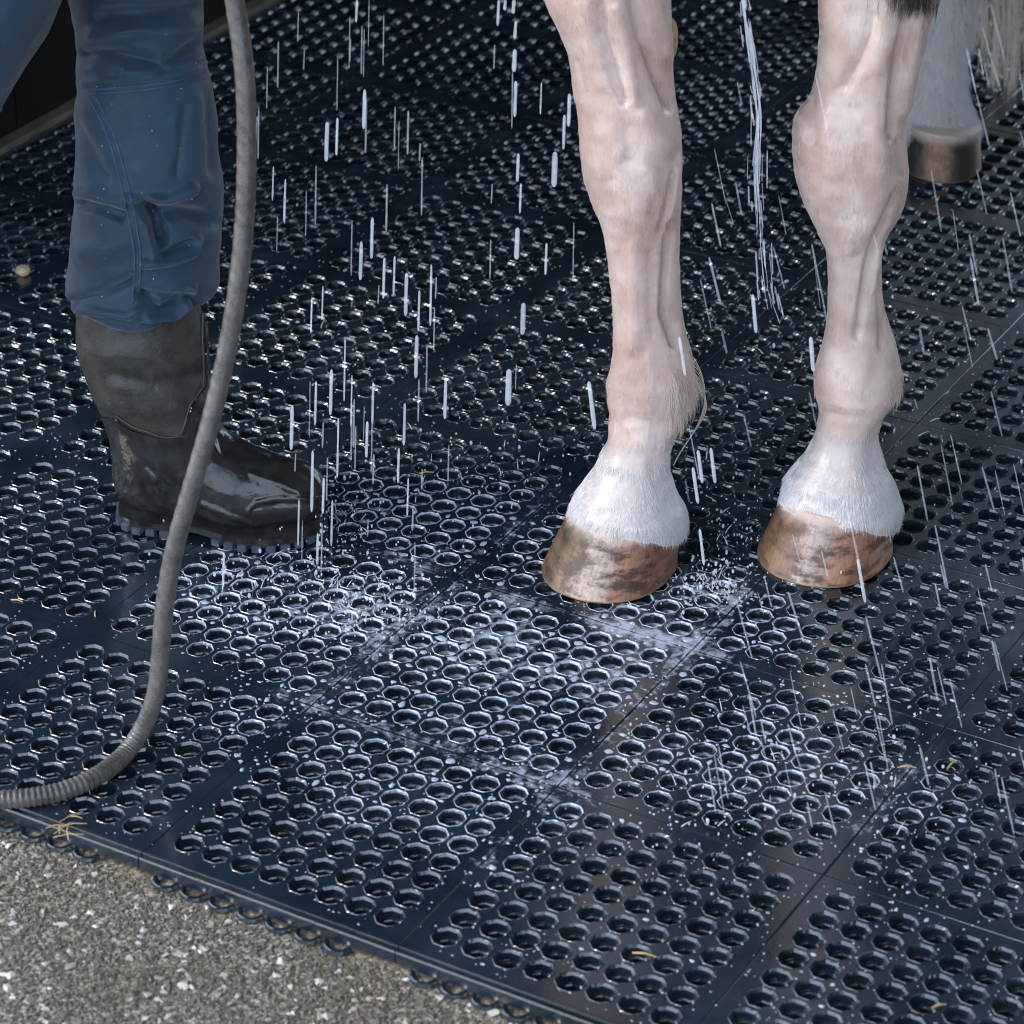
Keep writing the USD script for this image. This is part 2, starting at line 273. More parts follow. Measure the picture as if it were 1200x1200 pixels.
# ------------------------------------------------------------------ mat tiles
NA = 32
def octo(a, r):                                # rounded octagon, flats along the grid; r = half the distance across the flats
    b = (a + np.pi / 8) % (np.pi / 4) - np.pi / 8
    return r * (0.86 / np.cos(b) + 0.14)
def tile_mesh():
    P, n = .1125 * T, 8; m = (T - n * P) / 2
    a = (np.arange(NA) + .5) / NA * 2 * np.pi; a = np.arange(NA) / NA * 2 * np.pi
    sq = P / 2 / np.maximum(np.abs(np.cos(a)), np.abs(np.sin(a)))
    h = P / 2
    prof = [(None, MT, .0), (.885, MT, .12), (.852, MT + .0006, .9), (.832, MT + .0006, 1.), (.818, MT + .0002, .95), (.725, MT - .0020, -.25), (.705, MT - .0090, -.3), (.690, MT - .0097, .35), (.585, MT - .0101, .65), (.530, MT - .0114, .5), (.515, .0012, .1)]
    v, f, rim = [], [], []
    for i in range(n):
        for j in range(n):
            c = np.array([m + (i + .5) * P, m + (j + .5) * P]) + rng.normal(0, .00025, 2); c0 = np.array([m + (i + .5) * P, m + (j + .5) * P]); b0 = len(v) and sum(len(q) for q in v)
            tilt = rng.normal(0, .012, 2)
            for k, (q, z, w) in enumerate(prof):
                r = sq if q is None else octo(a, q * h)
                xy = np.stack([np.cos(a) * r, np.sin(a) * r], 1); zz = np.full(NA, z)
                if k in (2, 3, 4): zz = zz + rng.normal(0, .00018, NA)
                if k in (5, 7, 8): zz = zz + xy @ tilt
                v.append(np.column_stack([(c0 if q is None else c) + xy, zz])); rim.append(np.full(NA, w))
            for k in range(len(prof) - 1):
                o = b0 + k * NA; t = np.arange(NA); t2 = (t + 1) % NA
                f.append(np.stack([o + t, o + t2, o + NA + t2], 1)); f.append(np.stack([o + t, o + NA + t2, o + NA + t], 1))
    v, rim = np.vstack(v), np.concatenate(rim); f = np.vstack(f)
    # solid border with a low raised rib along the edge
    g = .0003; ring = [(m, MT, 0.2), (.0040, MT, .35), (.0026, MT, .45), (.0014, MT, .45), (g, MT - .0002, .1), (g, .001, 0)]
    s = np.linspace(0, 1, 13)[:-1]; base = len(v); bv, br = [], []
    for d, z, w in ring:
        lo, hi = d, T - d; L = lo + (hi - lo) * s
        p = np.vstack([np.column_stack([L, np.full(12, lo)]), np.column_stack([np.full(12, hi), L]), np.column_stack([lo + hi - L, np.full(12, hi)]), np.column_stack([np.full(12, lo), lo + hi - L])])
        bv.append(np.column_stack([p, np.full(48, z)])); br.append(np.full(48, w))
    for k in range(len(ring) - 1):
        o = base + k * 48; t = np.arange(48); t2 = (t + 1) % 48
        f = np.vstack([f, np.stack([o + t, o + 48 + t2, o + t2], 1), np.stack([o + t, o + 48 + t, o + 48 + t2], 1)])
    return (np.vstack([v] + bv), f), np.concatenate([rim] + br)
def edge_loop(x):
    # one half ring of the interlocking edge, standing out at the foot of the mat
    a = np.linspace(math.pi, 2 * math.pi, 11); a = a[:, None]; ro, ri = .0140, .0088
    pr = [(ri, .0012), (ro, .0012), (ro + .0006, .0022), (ro - .0004, .0052), (ro - .0018, .0060), (ri + .0012, .0054), (ri, .0046)]
    rings = np.array([[[x + math.cos(t) * r * (1 + .05 * math.cos(8 * t)), -.0080 + math.sin(t) * r * .95, z] for r, z in pr] for t in a[:, 0]])
    return loft(rings[:, ::-1] if False else rings)
def edge_rail():
    pr = np.array([(.0004, .004), (.0004, MT - .0002), (-.0006, MT + .0013), (-.0032, MT + .0013), (-.0044, MT - .0022), (-.0062, MT - .0026), (-.0072, MT - .0008), (-.0090, MT - .0010), (-.0098, MT - .0030), (-.0098, .0085), (-.0060, .004)])
    rings = np.array([[[x, y, z] for y, z in pr] for x in (.0006, T - .0006)]); return loft(rings)
tm, trim = tile_mesh()
TG = 'black rubber ring mat tiles laid edge to edge'
ORD = ['first', 'second', 'third', 'fourth', 'fifth', 'sixth', 'seventh', 'eighth', 'ninth', 'tenth', 'eleventh', 'twelfth', 'thirteenth']
def tile_label(i, j): return f'wet black rubber ring mat tile, {ORD[j]} row from the paving, {ORD[i + 3]} from the barn wall'
protos = {}
for j in range(0, 11):
    for i in range(-3, 6):
        q = project(np.array([[(i + a) * T, (j + b) * T, MT] for a in (0, .5, 1) for b in (0, .5, 1)]))
        if not ((q[:, 0].max() > -40) and (q[:, 0].min() < 1240) and (q[:, 1].max() > -30) and (q[:, 1].min() < 1240)): continue
        kind = 'edge' if j == 0 else 'plain'
        if kind not in protos:
            t = thing('ring_mat_tile', tile_label(i, j), 'floor mat', (i * T, j * T, 0), TG)
            obj('ring_panel', tm, RUBBER, t, smooth=35, local=True) if False else None
            v, f, n = meshkit.arrays(tm, False)
            p = obj('ring_panel', (v, f), RUBBER, t, smooth=False, attrs={'rim': trim}, local=True)
            if kind == 'edge':
                obj('edge_rail', edge_rail(), RUBBER, t, smooth=False, local=True)
                for k in range(7): obj('edge_loop', edge_loop((.106 + .1125 * k) * T), RUBBER, t, smooth=40, local=True)
            protos[kind] = t
        elif kind == 'edge': copy_of(protos[kind], (i * T, j * T, 0), tile_label(i, j))
        else:
            q = int(rng.integers(4)); ox, oy = ((0, 0), (1, 0), (1, 1), (0, 1))[q]
            copy_of(protos[kind], ((i + ox) * T, (j + oy) * T, rng.uniform(-.0004, .0004)), tile_label(i, j), rotz=90 * q)

# ------------------------------------------------------------------ barn: boarded wall along the mat's left end, roof above
barn = thing('barn', 'dark boarded barn wall with a pale strip along its foot behind the person', 'barn', (-3 * T, 1.0, 0))
obj('base_strip', box(-3 * T - .024, -3 * T - .003, .55, 6.0, 0, .030), KERB, barn)
y = .55; k = 0
while y < 6.0:
    w = .145; obj('board', box(-3 * T - .060 + rng.uniform(-.003, .003), -3 * T - .026, y + .002, y + w - .002, 0.0, 3.3), BARN, barn); y += w
obj('roof', box(-3 * T - .4, 3.5, -1.6, 6.5, 3.32, 3.45), ROOFM, barn)
obj('end_wall', box(3.2, 3.3, -1.4, 6.4, 0, 3.31), BARN, barn)

# ------------------------------------------------------------------ horse
horse = thing('horse', 'pink skinned white horse with wet forelegs and brown hooves standing on the mat', 'horse', tuple(on_plane(840, 640)))
PHI = math.radians(30)                                        # the toes point this far to the viewer's left
TOE = -FH * math.cos(PHI) - R0 * math.sin(PHI); SIDE = np.array([-TOE[1], TOE[0], 0])
KA = 112; ANG = np.arange(KA) / KA * 2 * np.pi
def leg(prof, hoof_c, dprof, tilt0, off=1.0):
    """prof rows: photo y, left x, right x, fore-aft/side ratio, groove; dprof: photo y -> metres behind the hoof's middle"""
    prof = np.array(prof, float); y = prof[:, 0]; D0 = depth_of(hoof_c)
    fy = np.linspace(y[0], y[-1], 190); fx = [PchipInterpolator(y, prof[:, k])(fy) for k in range(1, 5)]
    dz = PchipInterpolator(*np.array(dprof, float).T)(fy); rings = []
    for yy, xl, xr, ra, gr, d in zip(fy, *fx, dz):
        Pl, Pr = at_depth(xl, yy, D0 + d), at_depth(xr, yy, D0 + d); c = (Pl + Pr) / 2; half = np.linalg.norm(Pr - Pl) / 2
        e = 2.25; ca, sa = np.cos(ANG), np.sin(ANG)
        r = (np.abs(ca) ** e + np.abs(sa) ** e) ** (-1 / e)
        back = np.minimum(np.abs(ANG - math.radians(122)), np.abs(ANG - math.radians(238)))
        r = r * (1 - gr * np.exp(-(back / .30) ** 2)) * (1 - .35 * gr * np.clip(-ca, 0, 1))
        L = np.stack([ra * r * ca, r * sa], 1)
        W = L[:, :1] * TOE[None] + L[:, 1:] * SIDE[None]; X = W @ R0; s = 2 * half / (X.max() - X.min()); W = (W - R0 * (X.max() + X.min()) / 2) * s
        w = np.clip((yy - (y[-1] - 95)) / 75, 0, 1); w = w * w * (3 - 2 * w)
        W[:, 2] += w * tilt0 * (W @ TOE); rings.append(c + W)
    rings = np.array(rings)[::-1]                              # bottom first
    return loft(rings), rings
LEFT = [(-60, 618, 792, 1.10, .05), (0, 640, 787, 1.12, .07), (33, 655, 788, 1.12, .08), (67, 667, 788.5, 1.12, .08), (100, 671.5, 791, 1.1, .06), (133, 677, 795, 1.08, .04), (167, 679, 799, 1.06, .02), (200, 683, 799.5, 1.06, .02), (217, 688, 799.5, 1.08, .03),
        (233, 693.5, 799, 1.12, .05), (267, 706, 798, 1.22, .10), (300, 712, 797, 1.32, .15), (333, 715, 797, 1.36, .17), (367, 717, 798, 1.36, .17), (400, 718, 805, 1.32, .15), (420, 716.5, 811, 1.26, .10), (445, 711, 815, 1.18, .05), (462, 711.5, 812, 1.15, .04),
        (480, 714.5, 803, 1.12, .05), (500, 714, 796, 1.08, .05), (515, 712.5, 790, 1.05, .03), (530, 705, 786, 1.03, .02), (547, 697.5, 785.5, 1.02, 0), (563, 687, 789, 1.0, 0), (580, 675.5, 795, 1.02, 0), (595, 668.5, 803, 1.05, 0), (608, 666, 806, 1.06, 0), (622, 668, 803, 1.06, 0)]
RIGHT = [(-60, 957, 1116, 1.10, .05), (0, 958, 1097, 1.12, .07), (33, 959, 1088, 1.12, .08), (67, 957.5, 1080, 1.12, .08), (100, 952, 1072, 1.1, .06), (117, 946, 1068.5, 1.08, .05), (133, 934, 1064, 1.06, .03), (150, 928.5, 1063, 1.06, .02), (167, 928, 1063, 1.06, .02), (183, 929, 1064, 1.06, .02), (200, 931, 1065, 1.06, .02),
         (217, 935, 1064, 1.08, .03), (233, 941, 1060, 1.10, .05), (250, 949, 1054, 1.15, .07), (267, 957, 1044, 1.2, .1), (283, 964.5, 1037, 1.28, .13), (300, 968, 1034, 1.33, .15), (333, 969, 1035, 1.36, .17), (367, 968, 1038, 1.36, .16), (390, 965, 1045, 1.32, .13), (417, 957.5, 1053.5, 1.25, .08), (433, 953.5, 1057, 1.2, .05), (450, 953.5, 1056.5, 1.16, .04), (467, 958, 1049, 1.13, .04),
         (480, 959.5, 1039, 1.1, .05), (493, 958, 1033.5, 1.08, .05), (507, 955.5, 1030, 1.05, .03), (518, 951, 1031, 1.03, .02), (530, 945, 1034, 1.02, 0), (545, 934, 1038, 1.0, 0), (560, 923, 1046, 1.0, 0), (575, 917, 1052, 1.02, 0), (590, 912.5, 1056.5, 1.05, 0), (600, 911, 1056, 1.06, 0), (612, 913, 1052, 1.06, 0)]
DP = [(-60, .085), (60, .075), (180, .062), (330, .072), (440, .073), (510, .058), (560, .043), (622, .030)]
def hoof(c0, half_w, half_l, cor_px, h0, tilt, cor_w, cor_l):
    """c0: middle of the ground outline; cor_px: photo x of the coronet's middle and how far back it sits"""
    nt = 40; t = np.linspace(0, 1, nt); rings, hu, hv = [], [], []
    cc = c0 + R0 * cor_px[0] - R0 * 0 + FH * cor_px[1] + np.array([0, 0, h0])
    ca, sa = np.cos(ANG), np.sin(ANG); e = 2.15; r = (np.abs(ca) ** e + np.abs(sa) ** e) ** (-1 / e)
    heel = np.where(ca < 0, 1 - .18 * np.clip(-ca, 0, 1) ** 3, 1)
    bot = c0 + TOE * (half_l * r * ca * heel)[:, None] + SIDE * (half_w * r * sa)[:, None]
    top = cc + TOE * (cor_l * r * ca)[:, None] + SIDE * (cor_w * r * sa)[:, None]; top[:, 2] += tilt * (cor_l * r * ca)
    for q in t:
        w = q ** 1.08; p = bot * (1 - w) + top * w
        d = p - (c0 * (1 - w) + cc * w); d[:, 2] = 0; d /= np.linalg.norm(d, axis=1, keepdims=True)
        bul = .0016 * math.sin(q * 23 + .6) * .10 + (.0012 if q > .9 else 0) - (.0025 * (1 - q / .05) if q < .05 else 0)
        nz = (meshkit.fbm(np.column_stack([ANG * 6, np.full(KA, q * 3), np.zeros(KA)]), 3, 5) - .5) * .0016
        rings.append(p + d * (bul + nz)[:, None]); hu.append(ANG); hv.append(np.full(KA, q))
    rings.append(np.tile(rings[-1].mean(0), (KA, 1)) * .35 + rings[-1] * .65 + [0, 0, .004]); hu.append(ANG); hv.append(np.ones(KA))
    m = loft(np.array(rings)); hu = np.r_[np.concatenate(hu), 0, 0]; hv = np.r_[np.concatenate(hv), 0, 1]
    return m, hu, hv, rings
def hoof_mat(name, stops, dark, dark_at, seed):
    """stops: colours round the wall from -180 to 180 degrees (0 = toe)"""
    return M(name, {'a': ('attribute', {'attribute': 'hu'}), 'h': ('attribute', {'attribute': 'hv'}), 'cx': ('combine_xyz', {'z': seed}), 'm1': ('math', {'math_type': 'multiply', 'value2': 7.0}), 'm2': ('math', {'math_type': 'multiply', 'value2': 1.6}),
        'cx2': ('combine_xyz', {'z': seed + 3}), 'm3': ('math', {'math_type': 'multiply', 'value2': 1.5}), 'm4': ('math', {'math_type': 'multiply', 'value2': 4.0}), 'n': ('noise_texture', {'scale': 3.0, 'detail': 6.0, 'roughness': .7}), 'n2': ('noise_texture', {'scale': 1.6, 'detail': 4.0, 'roughness': .65}), 'g': ('geometry', {}), 'n3': ('noise_texture', {'scale': 45.0, 'detail': 5.0, 'roughness': .7}),
        'u': ('map_range', {'from_min': -3.14159, 'from_max': 3.14159, 'to_min': 0.0, 'to_max': 1.0}), 'nj': ('map_range', {'from_min': .3, 'from_max': .7, 'to_min': -.026, 'to_max': .026}), 'ua': ('math', {'math_type': 'add'}),
        'r': ('rgb_ramp', {'ramp': stops}), 'sr': ('rgb_ramp', {'ramp': [(.45, (0, 0, 0)), (.60, (1, 1, 1))]}), 'mx': ('mix', {'color2': dark}), 'k1': ('math', {'math_type': 'multiply', 'value2': dark_at}), 'st': ('rgb_ramp', {'ramp': [(.3, (.50, .48, .46)), (.7, (1.0, 1.0, 1.0))]}), 'mu': ('mix', {'mix_type': 'multiply', 'fac': 1.0}),
        'bt': ('map_range', {'range_type': 'smoothstep', 'from_min': .075, 'from_max': .03, 'to_min': 0.0, 'to_max': .8, 'clamp': True}), 'm5': ('mix', {'color2': (.22, .13, .055)}), 'tp': ('map_range', {'range_type': 'smoothstep', 'from_min': .84, 'from_max': 1.09, 'to_min': 0.0, 'to_max': .85, 'clamp': True}), 'tj': ('math', {'math_type': 'multiply_add', 'value2': .22}), 'm6': ('mix', {'color2': (.46, .36, .31)}),
        'b': ('bump', {'strength': .5, 'distance': .0012}), 'p': ('principled_bsdf', {'roughness': .46, 'specular_ior_level': .4})},
        [('a.fac', 'm1.value1'), ('h.fac', 'm2.value1'), ('m1.value', 'cx.x'), ('m2.value', 'cx.y'), ('cx.vector', 'n.vector'), ('a.fac', 'm3.value1'), ('h.fac', 'm4.value1'), ('m3.value', 'cx2.x'), ('m4.value', 'cx2.y'), ('cx2.vector', 'n2.vector'), ('g.position', 'n3.vector'),
         ('a.fac', 'u.value'), ('n3.fac', 'nj.value'), ('u.result', 'ua.value1'), ('nj.result', 'ua.value2'), ('ua.value', 'r.fac'), ('n2.fac', 'sr.fac'), ('sr.color', 'k1.value1'), ('k1.value', 'mx.fac'), ('r.color', 'mx.color1'), ('n.fac', 'st.fac'), ('mx.color', 'mu.color1'), ('st.color', 'mu.color2'),
         ('h.fac', 'bt.value'), ('bt.result', 'm5.fac'), ('mu.color', 'm5.color1'), ('n3.fac', 'tj.value1'), ('h.fac', 'tj.value3'), ('tj.value', 'tp.value'), ('tp.result', 'm6.fac'), ('m5.color', 'm6.color1'), ('m6.color', 'p.base_color'), ('n.fac', 'b.height'), ('b.normal', 'p.normal')])
TAN, BRN, PAL, DRK = (.34, .185, .125), (.15, .066, .040), (.46, .36, .32), (.045, .024, .016)
# angle 0 = toe; positive = towards SIDE
HM1 = hoof_mat('left_hoof_horn', [(0, DRK), (.25, BRN), (.36, (.17, .10, .052)), (.40, (.08, .058, .042)), (.448, (.21, .12, .06)), (.466, (.06, .035, .02)), (.474, (.06, .035, .02)), (.502, PAL), (.565, (.36, .285, .25)), (.60, (.32, .165, .105)), (.68, (.21, .096, .060)), (.76, (.19, .085, .053)), (.85, (.09, .045, .026)), (1, DRK)], DRK, .9, 1.0)
HM2 = hoof_mat('right_hoof_horn', [(0, DRK), (.25, BRN), (.36, (.12, .075, .045)), (.42, (.20, .11, .06)), (.47, (.16, .085, .05)), (.50, PAL), (.55, (.28, .24, .22)), (.58, TAN), (.66, (.27, .135, .082)), (.72, TAN), (.8, (.30, .155, .095)), (.9, TAN), (1, BRN)], (.075, .035, .022), .9, 5.0)
HM3 = hoof_mat('hind_hoof_horn', [(0, DRK), (.3, (.03, .026, .022)), (.45, (.03, .026, .022)), (.5, (.28, .15, .09)), (.56, (.28, .15, .09)), (.60, (.03, .026, .022)), (.72, (.035, .03, .025)), (.78, (.42, .28, .17)), (1, (.42, .28, .17))], (.03, .025, .02), .35, 9.0)
COAT = M('pink_coat', {'g': ('geometry', {}), 'n': ('noise_texture', {'scale': 16.0, 'detail': 5.0, 'roughness': .6}), 'r': ('rgb_ramp', {'ramp': [(.3, (.36, .23, .185)), (.5, (.47, .335, .285)), (.72, (.60, .49, .44))]}),
    'mp': ('mapping', {'scale': (1, 1, .16)}), 'n2': ('noise_texture', {'scale': 260.0, 'detail': 3.0}), 'b': ('bump', {'strength': .35, 'distance': .0008}), 'sp': ('vector_math', {'math_type': 'distance', 'vector2': tuple(at_depth(1072, -8, depth_of(on_plane(966, 646)) + .02))}),
    'sm': ('map_range', {'range_type': 'smoothstep', 'from_min': .055, 'from_max': .02, 'to_min': 0.0, 'to_max': 1.0, 'clamp': True}), 'n4': ('noise_texture', {'scale': 90.0, 'detail': 3.0}), 'ad': ('math', {'math_type': 'multiply_add', 'value2': .04}), 'mx': ('mix', {'color2': (.02, .018, .017)}), 'xyz': ('separate_xyz', {}), 'zj': ('math', {'math_type': 'multiply_add', 'value2': .06}), 'sk': ('map_range', {'range_type': 'smoothstep', 'from_min': .215, 'from_max': .13, 'to_min': 0.0, 'to_max': .85, 'clamp': True}), 'hy': ('map_range', {'from_min': 1.1, 'from_max': 1.3, 'to_min': 0.0, 'to_max': .85, 'clamp': True}), 'sm2': ('math', {'math_type': 'maximum'}), 'wh': ('mix', {'color2': (.42, .375, .365)}), 'up': ('map_range', {'range_type': 'smoothstep', 'from_min': .79, 'from_max': .86, 'to_min': 0.0, 'to_max': 1.0, 'clamp': True}), 'mu2': ('mix', {'color2': (.022, .019, .017)}),
    'p': ('principled_bsdf', {'roughness': .33, 'specular_ior_level': .5, 'subsurface_weight': .10, 'subsurface_scale': .006, 'subsurface_radius': (1., .45, .3)})},
    [('g.position', 'n.vector'), ('n.fac', 'r.fac'), ('g.position', 'mp.vector'), ('mp.vector', 'n2.vector'), ('n2.fac', 'b.height'), ('b.normal', 'p.normal'), ('g.position', 'sp.vector1'), ('g.position', 'n4.vector'), ('n4.fac', 'ad.value1'), ('sp.value', 'ad.value3'), ('ad.value', 'sm.value'), ('sm.result', 'mx.fac'), ('g.position', 'xyz.vector'), ('n.fac', 'zj.value1'), ('xyz.z', 'zj.value3'), ('zj.value', 'sk.value'), ('xyz.y', 'hy.value'), ('sk.result', 'sm2.value1'), ('hy.result', 'sm2.value2'), ('sm2.value', 'wh.fac'), ('r.color', 'wh.color1'), ('wh.color', 'mx.color1'), ('zj.value', 'up.value'), ('up.result', 'mu2.fac'), ('mx.color', 'mu2.color1'), ('mu2.color', 'p.base_color')])
def hair_mat(name, c1, c2, rough=.5):
    return M(name, {'hi': ('hair_info', {}), 'g': ('geometry', {}), 'w': ('white_noise_texture', {'dimensions': '1D'}), 'r': ('rgb_ramp', {'ramp': [(0, c1), (1, c2)]}), 'p': ('principled_bsdf', {'roughness': rough})},
             [('hi.index', 'w.w'), ('w.value', 'r.fac'), ('r.color', 'p.base_color')])
FUR_WHITE, FUR_PINK, FUR_TAIL, FUR_BLACK = hair_mat('white_fur', (.46, .435, .44), (.72, .69, .69)), hair_mat('pink_fur', (.40, .28, .235), (.66, .56, .51)), hair_mat('tail_hair', (.48, .39, .32), (.82, .73, .63)), hair_mat('black_fur', (.012, .011, .011), (.03, .028, .026))
FUR_FET = hair_mat('fetlock_fur', (.44, .32, .25), (.70, .60, .52))

cL, cR = on_plane(714, 664), on_plane(966, 647)
legL, ringsL = leg(LEFT, cL, DP, .09); legR, ringsR = leg(RIGHT, cR, [(y - (10 if y > 0 else 0), d) for y, d in DP[:-1]] + [(612, .030)], .09)
STROKES_L = [([(703, -20), (706, 40), (718, 78), (732, 118)], 5.5, -.0055), ([(736, -20), (752, 45), (770, 92), (784, 124)], 6, -.0065), ([(722, 10), (735, 60), (742, 118)], 7, .0038), ([(768, 0), (782, 62)], 9, .0042), ([(676, 72), (684, 112)], 4, -.0026), ([(684, 10), (704, 95)], 13, .0040),
    ([(756, 135), (776, 172)], 13, .0050), ([(708, 160), (722, 178)], 13, .0034), ([(735, 150), (738, 185)], 9, -.0022), ([(760, 200), (764, 220)], 10, .0030), ([(712, 215), (720, 240)], 10, -.0022), ([(768, 238), (764, 252)], 8, -.0026), ([(797, 185), (788, 235), (779, 270)], 4, .0034), ([(788, 205), (781, 245), (773, 268)], 3, -.0036),
    ([(784, 262), (779, 320), (777, 368), (790, 404)], 4, -.0068), ([(794, 280), (793, 340), (798, 390)], 6, .0020), ([(743, 290), (742, 405)], 9, .0034), ([(762, 300), (764, 390)], 6, -.0024), ([(724, 300), (726, 390)], 7, -.0012), ([(738, 440), (758, 452)], 18, .0030), ([(735, 490), (775, 497)], 6, -.0026), ([(782, 455), (790, 435)], 9, .0026), ([(770, 505), (764, 550)], 8, -.0020)]
STROKES_R = [([(1021, 20), (1018, 45), (1004, 74), (990, 100)], 6, -.0052), ([(985, -10), (984, 90)], 15, .0034), ([(1040, 10), (1028, 80)], 11, .0044), ([(1064, 15), (1053, 60), (1046, 110), (1044, 160)], 5, -.0070), ([(1078, 20), (1060, 130)], 6, .0034), ([(1070, 30), (1062, 70)], 3, -.0024), ([(938, 140), (940, 172)], 8, .0030),
    ([(951, 118), (953, 165)], 4.5, -.0038), ([(970, 135), (975, 200)], 12, .0032), ([(1004, 180), (1012, 196)], 10, -.0022), ([(1000, 130), (1010, 150)], 12, -.0024), ([(1030, 165), (1034, 195)], 12, .0036), ([(1054, 165), (1058, 205)], 5, -.0030), ([(978, 245), (992, 258)], 12, -.0022), ([(990, 285), (994, 292)], 9, .0024),
    ([(1050, 228), (1026, 282), (1014, 330), (1004, 392)], 5, -.0056), ([(1045, 245), (1032, 285), (1022, 340)], 4.5, .0030), ([(1031, 320), (1032, 405)], 3, -.0046), ([(985, 300), (986, 395)], 10, .0028), ([(985, 435), (1003, 448)], 18, .0030), ([(975, 485), (1012, 491)], 6, -.0026), ([(1024, 510), (1020, 550)], 8, -.0020)]
def detail(lg, strokes, seed):
    v, f = lg; v = sculpt(v, f, strokes); n = vnormals(v, f)
    d = (meshkit.fbm(v * [26, 26, 17], 4, seed) - .5) * .0030 + (meshkit.fbm(v * [90, 90, 60], 3, seed + 9) - .5) * .0012
    return v + n * d[:, None], f
legL, legR = detail(legL, [(p, w, h * 1.15) for p, w, h in STROKES_L], 3), detail(legR, [(p, w, h * 1.15) for p, w, h in STROKES_R], 8)

# hind leg: lower part in view
cH = on_plane(1106, 197)
HIND = [(-70, 1072, 1140, 1.3, .1), (0, 1077, 1141, 1.2, .06), (40, 1079, 1136, 1.1, .04), (70, 1078, 1130, 1.05, .03), (100, 1074, 1130, 1.0, .02), (125, 1069, 1137, 1.05, 0), (142, 1065, 1142, 1.08, 0), (152, 1066, 1141, 1.08, 0)]
legH, ringsH = leg(HIND, cH, [(-70, .10), (20, .085), (80, .055), (152, .03)], .1)
legH = detail(legH, [], 4)

# trunk, neck, head and upper legs, out of the frame above
HD = np.array([.21, -.98, 0]); HD /= np.linalg.norm(HD); HS = np.array([-HD[1], HD[0], 0])
topL, topR, topH = ringsL[-1].mean(0), ringsR[-1].mean(0), ringsH[-1].mean(0)
ch = (topL + topR) / 2; ch = np.array([ch[0], ch[1], 0]) - HD * .12
def hp(f, s, z): return ch + HD * f + HS * s + np.array([0, 0, z])
chest, mid, rump = ball(hp(0.0, 0, 1.12), (.24, .28, .30)), ball(hp(-.65, 0, 1.13), .33), ball(hp(-1.25, 0, 1.22), .30)
cut = [hull(ball(topL - [0, 0, .02], .062), ball(hp(-.05, .0, 1.05) + (topL - (topL + topR) / 2) * .9, .13)), hull(ball(topR - [0, 0, .02], .060), ball(hp(-.05, .0, 1.05) + (topR - (topL + topR) / 2) * .9, .13))]
s1 = 1 if (topH - ch) @ HS > 0 else -1
hock = np.array([topH[0], topH[1], .56]) - HD * .03
stif = hp(-1.10, s1 * .18, .95)
hind_other_foot = hp(-1.45, -s1 * .16, MT + .06); hock2 = hp(-1.50, -s1 * .16, .55); stif2 = hp(-1.12, -s1 * .18, .95)
parts = [hull(chest, mid), hull(mid, rump)] + cut + [
    hull(ball(topH - [0, 0, .015], .036), ball(hock, .055)), hull(ball(hock, .055), ball(stif, .14)), hull(ball(stif, .14), ball(hp(-1.2, s1 * .12, 1.2), .22)),
    hull(ball(hind_other_foot, .045), ball(hind_other_foot + [0, 0, .10] - HD * .05, .042)), hull(ball(hind_other_foot + [0, 0, .10] - HD * .05, .040), ball(hock2, .055)), hull(ball(hock2, .055), ball(stif2, .14)), hull(ball(stif2, .14), ball(hp(-1.2, -s1 * .12, 1.2), .22)),
    hull(chest, ball(hp(.45, 0, 1.62), .14)), hull(ball(hp(.45, 0, 1.62), .13), ball(hp(.58, 0, 1.60), .11)), hull(ball(hp(.56, 0, 1.60), .11), ball(hp(.78, 0, 1.22), .06))]
for s in (-1, 1): parts.append(hull(ball(hp(.47, s * .06, 1.72), .03), ball(hp(.46, s * .085, 1.84), .008)))
trunk = m3.Manifold.batch_boolean(parts, m3.OpType.Add)
tv, tf = smoothed(trunk, .05, 14)
body = m3.Manifold.batch_boolean([to_manifold(tv, tf), to_manifold(*legL), to_manifold(*legR), to_manifold(*legH)], m3.OpType.Add)
obj('body', body, COAT, horse, smooth=70)
hL = hoof(cL, .0695, .0790, (.0190, .034), .054, .10, .0560, .0570); hR = hoof(cR, .0705, .0775, (.0165, .034), .0515, .10, .0570, .0580)
hH = hoof(cH, .0490, .0530, (.001, .012), .058, .1, .0445, .0455)
for (m, hu, hv, rr), mt in ((hL, HM1), (hR, HM2), (hH, HM3)):
    hu = np.where(hu > np.pi, hu - 2 * np.pi, hu)
    obj('hoof', m, mt, horse, attrs={'hu': hu, 'hv': hv}, smooth=True)
fo = hind_other_foot - [0, 0, .06]; m, hu, hv, rr = hoof(fo, .056, .062, (0, 0.01), .06, .1, .05, .05); obj('hoof', m, HM3, horse, attrs={'hu': hu, 'hv': hv}, smooth=True)
# chestnut: the horny callus at the top right of the left foreleg
ctr = at_depth(787, 46, depth_of(cL) + .075); cv, cf = trimesh.creation.icosphere(3).vertices.copy(), trimesh.creation.icosphere(3).faces
cv = np.array(cv); cv *= 1 + .35 * (meshkit.fbm(cv * 3 + 5, 3, 2)[:, None] - .5); cv = cv * [.0055, .008, .022] + ctr
obj('chestnut', (cv, np.array(cf)), simple('chestnut_horn', (.30, .17, .08), (.50, .32, .18), .7, 130., .6), horse, smooth=True)

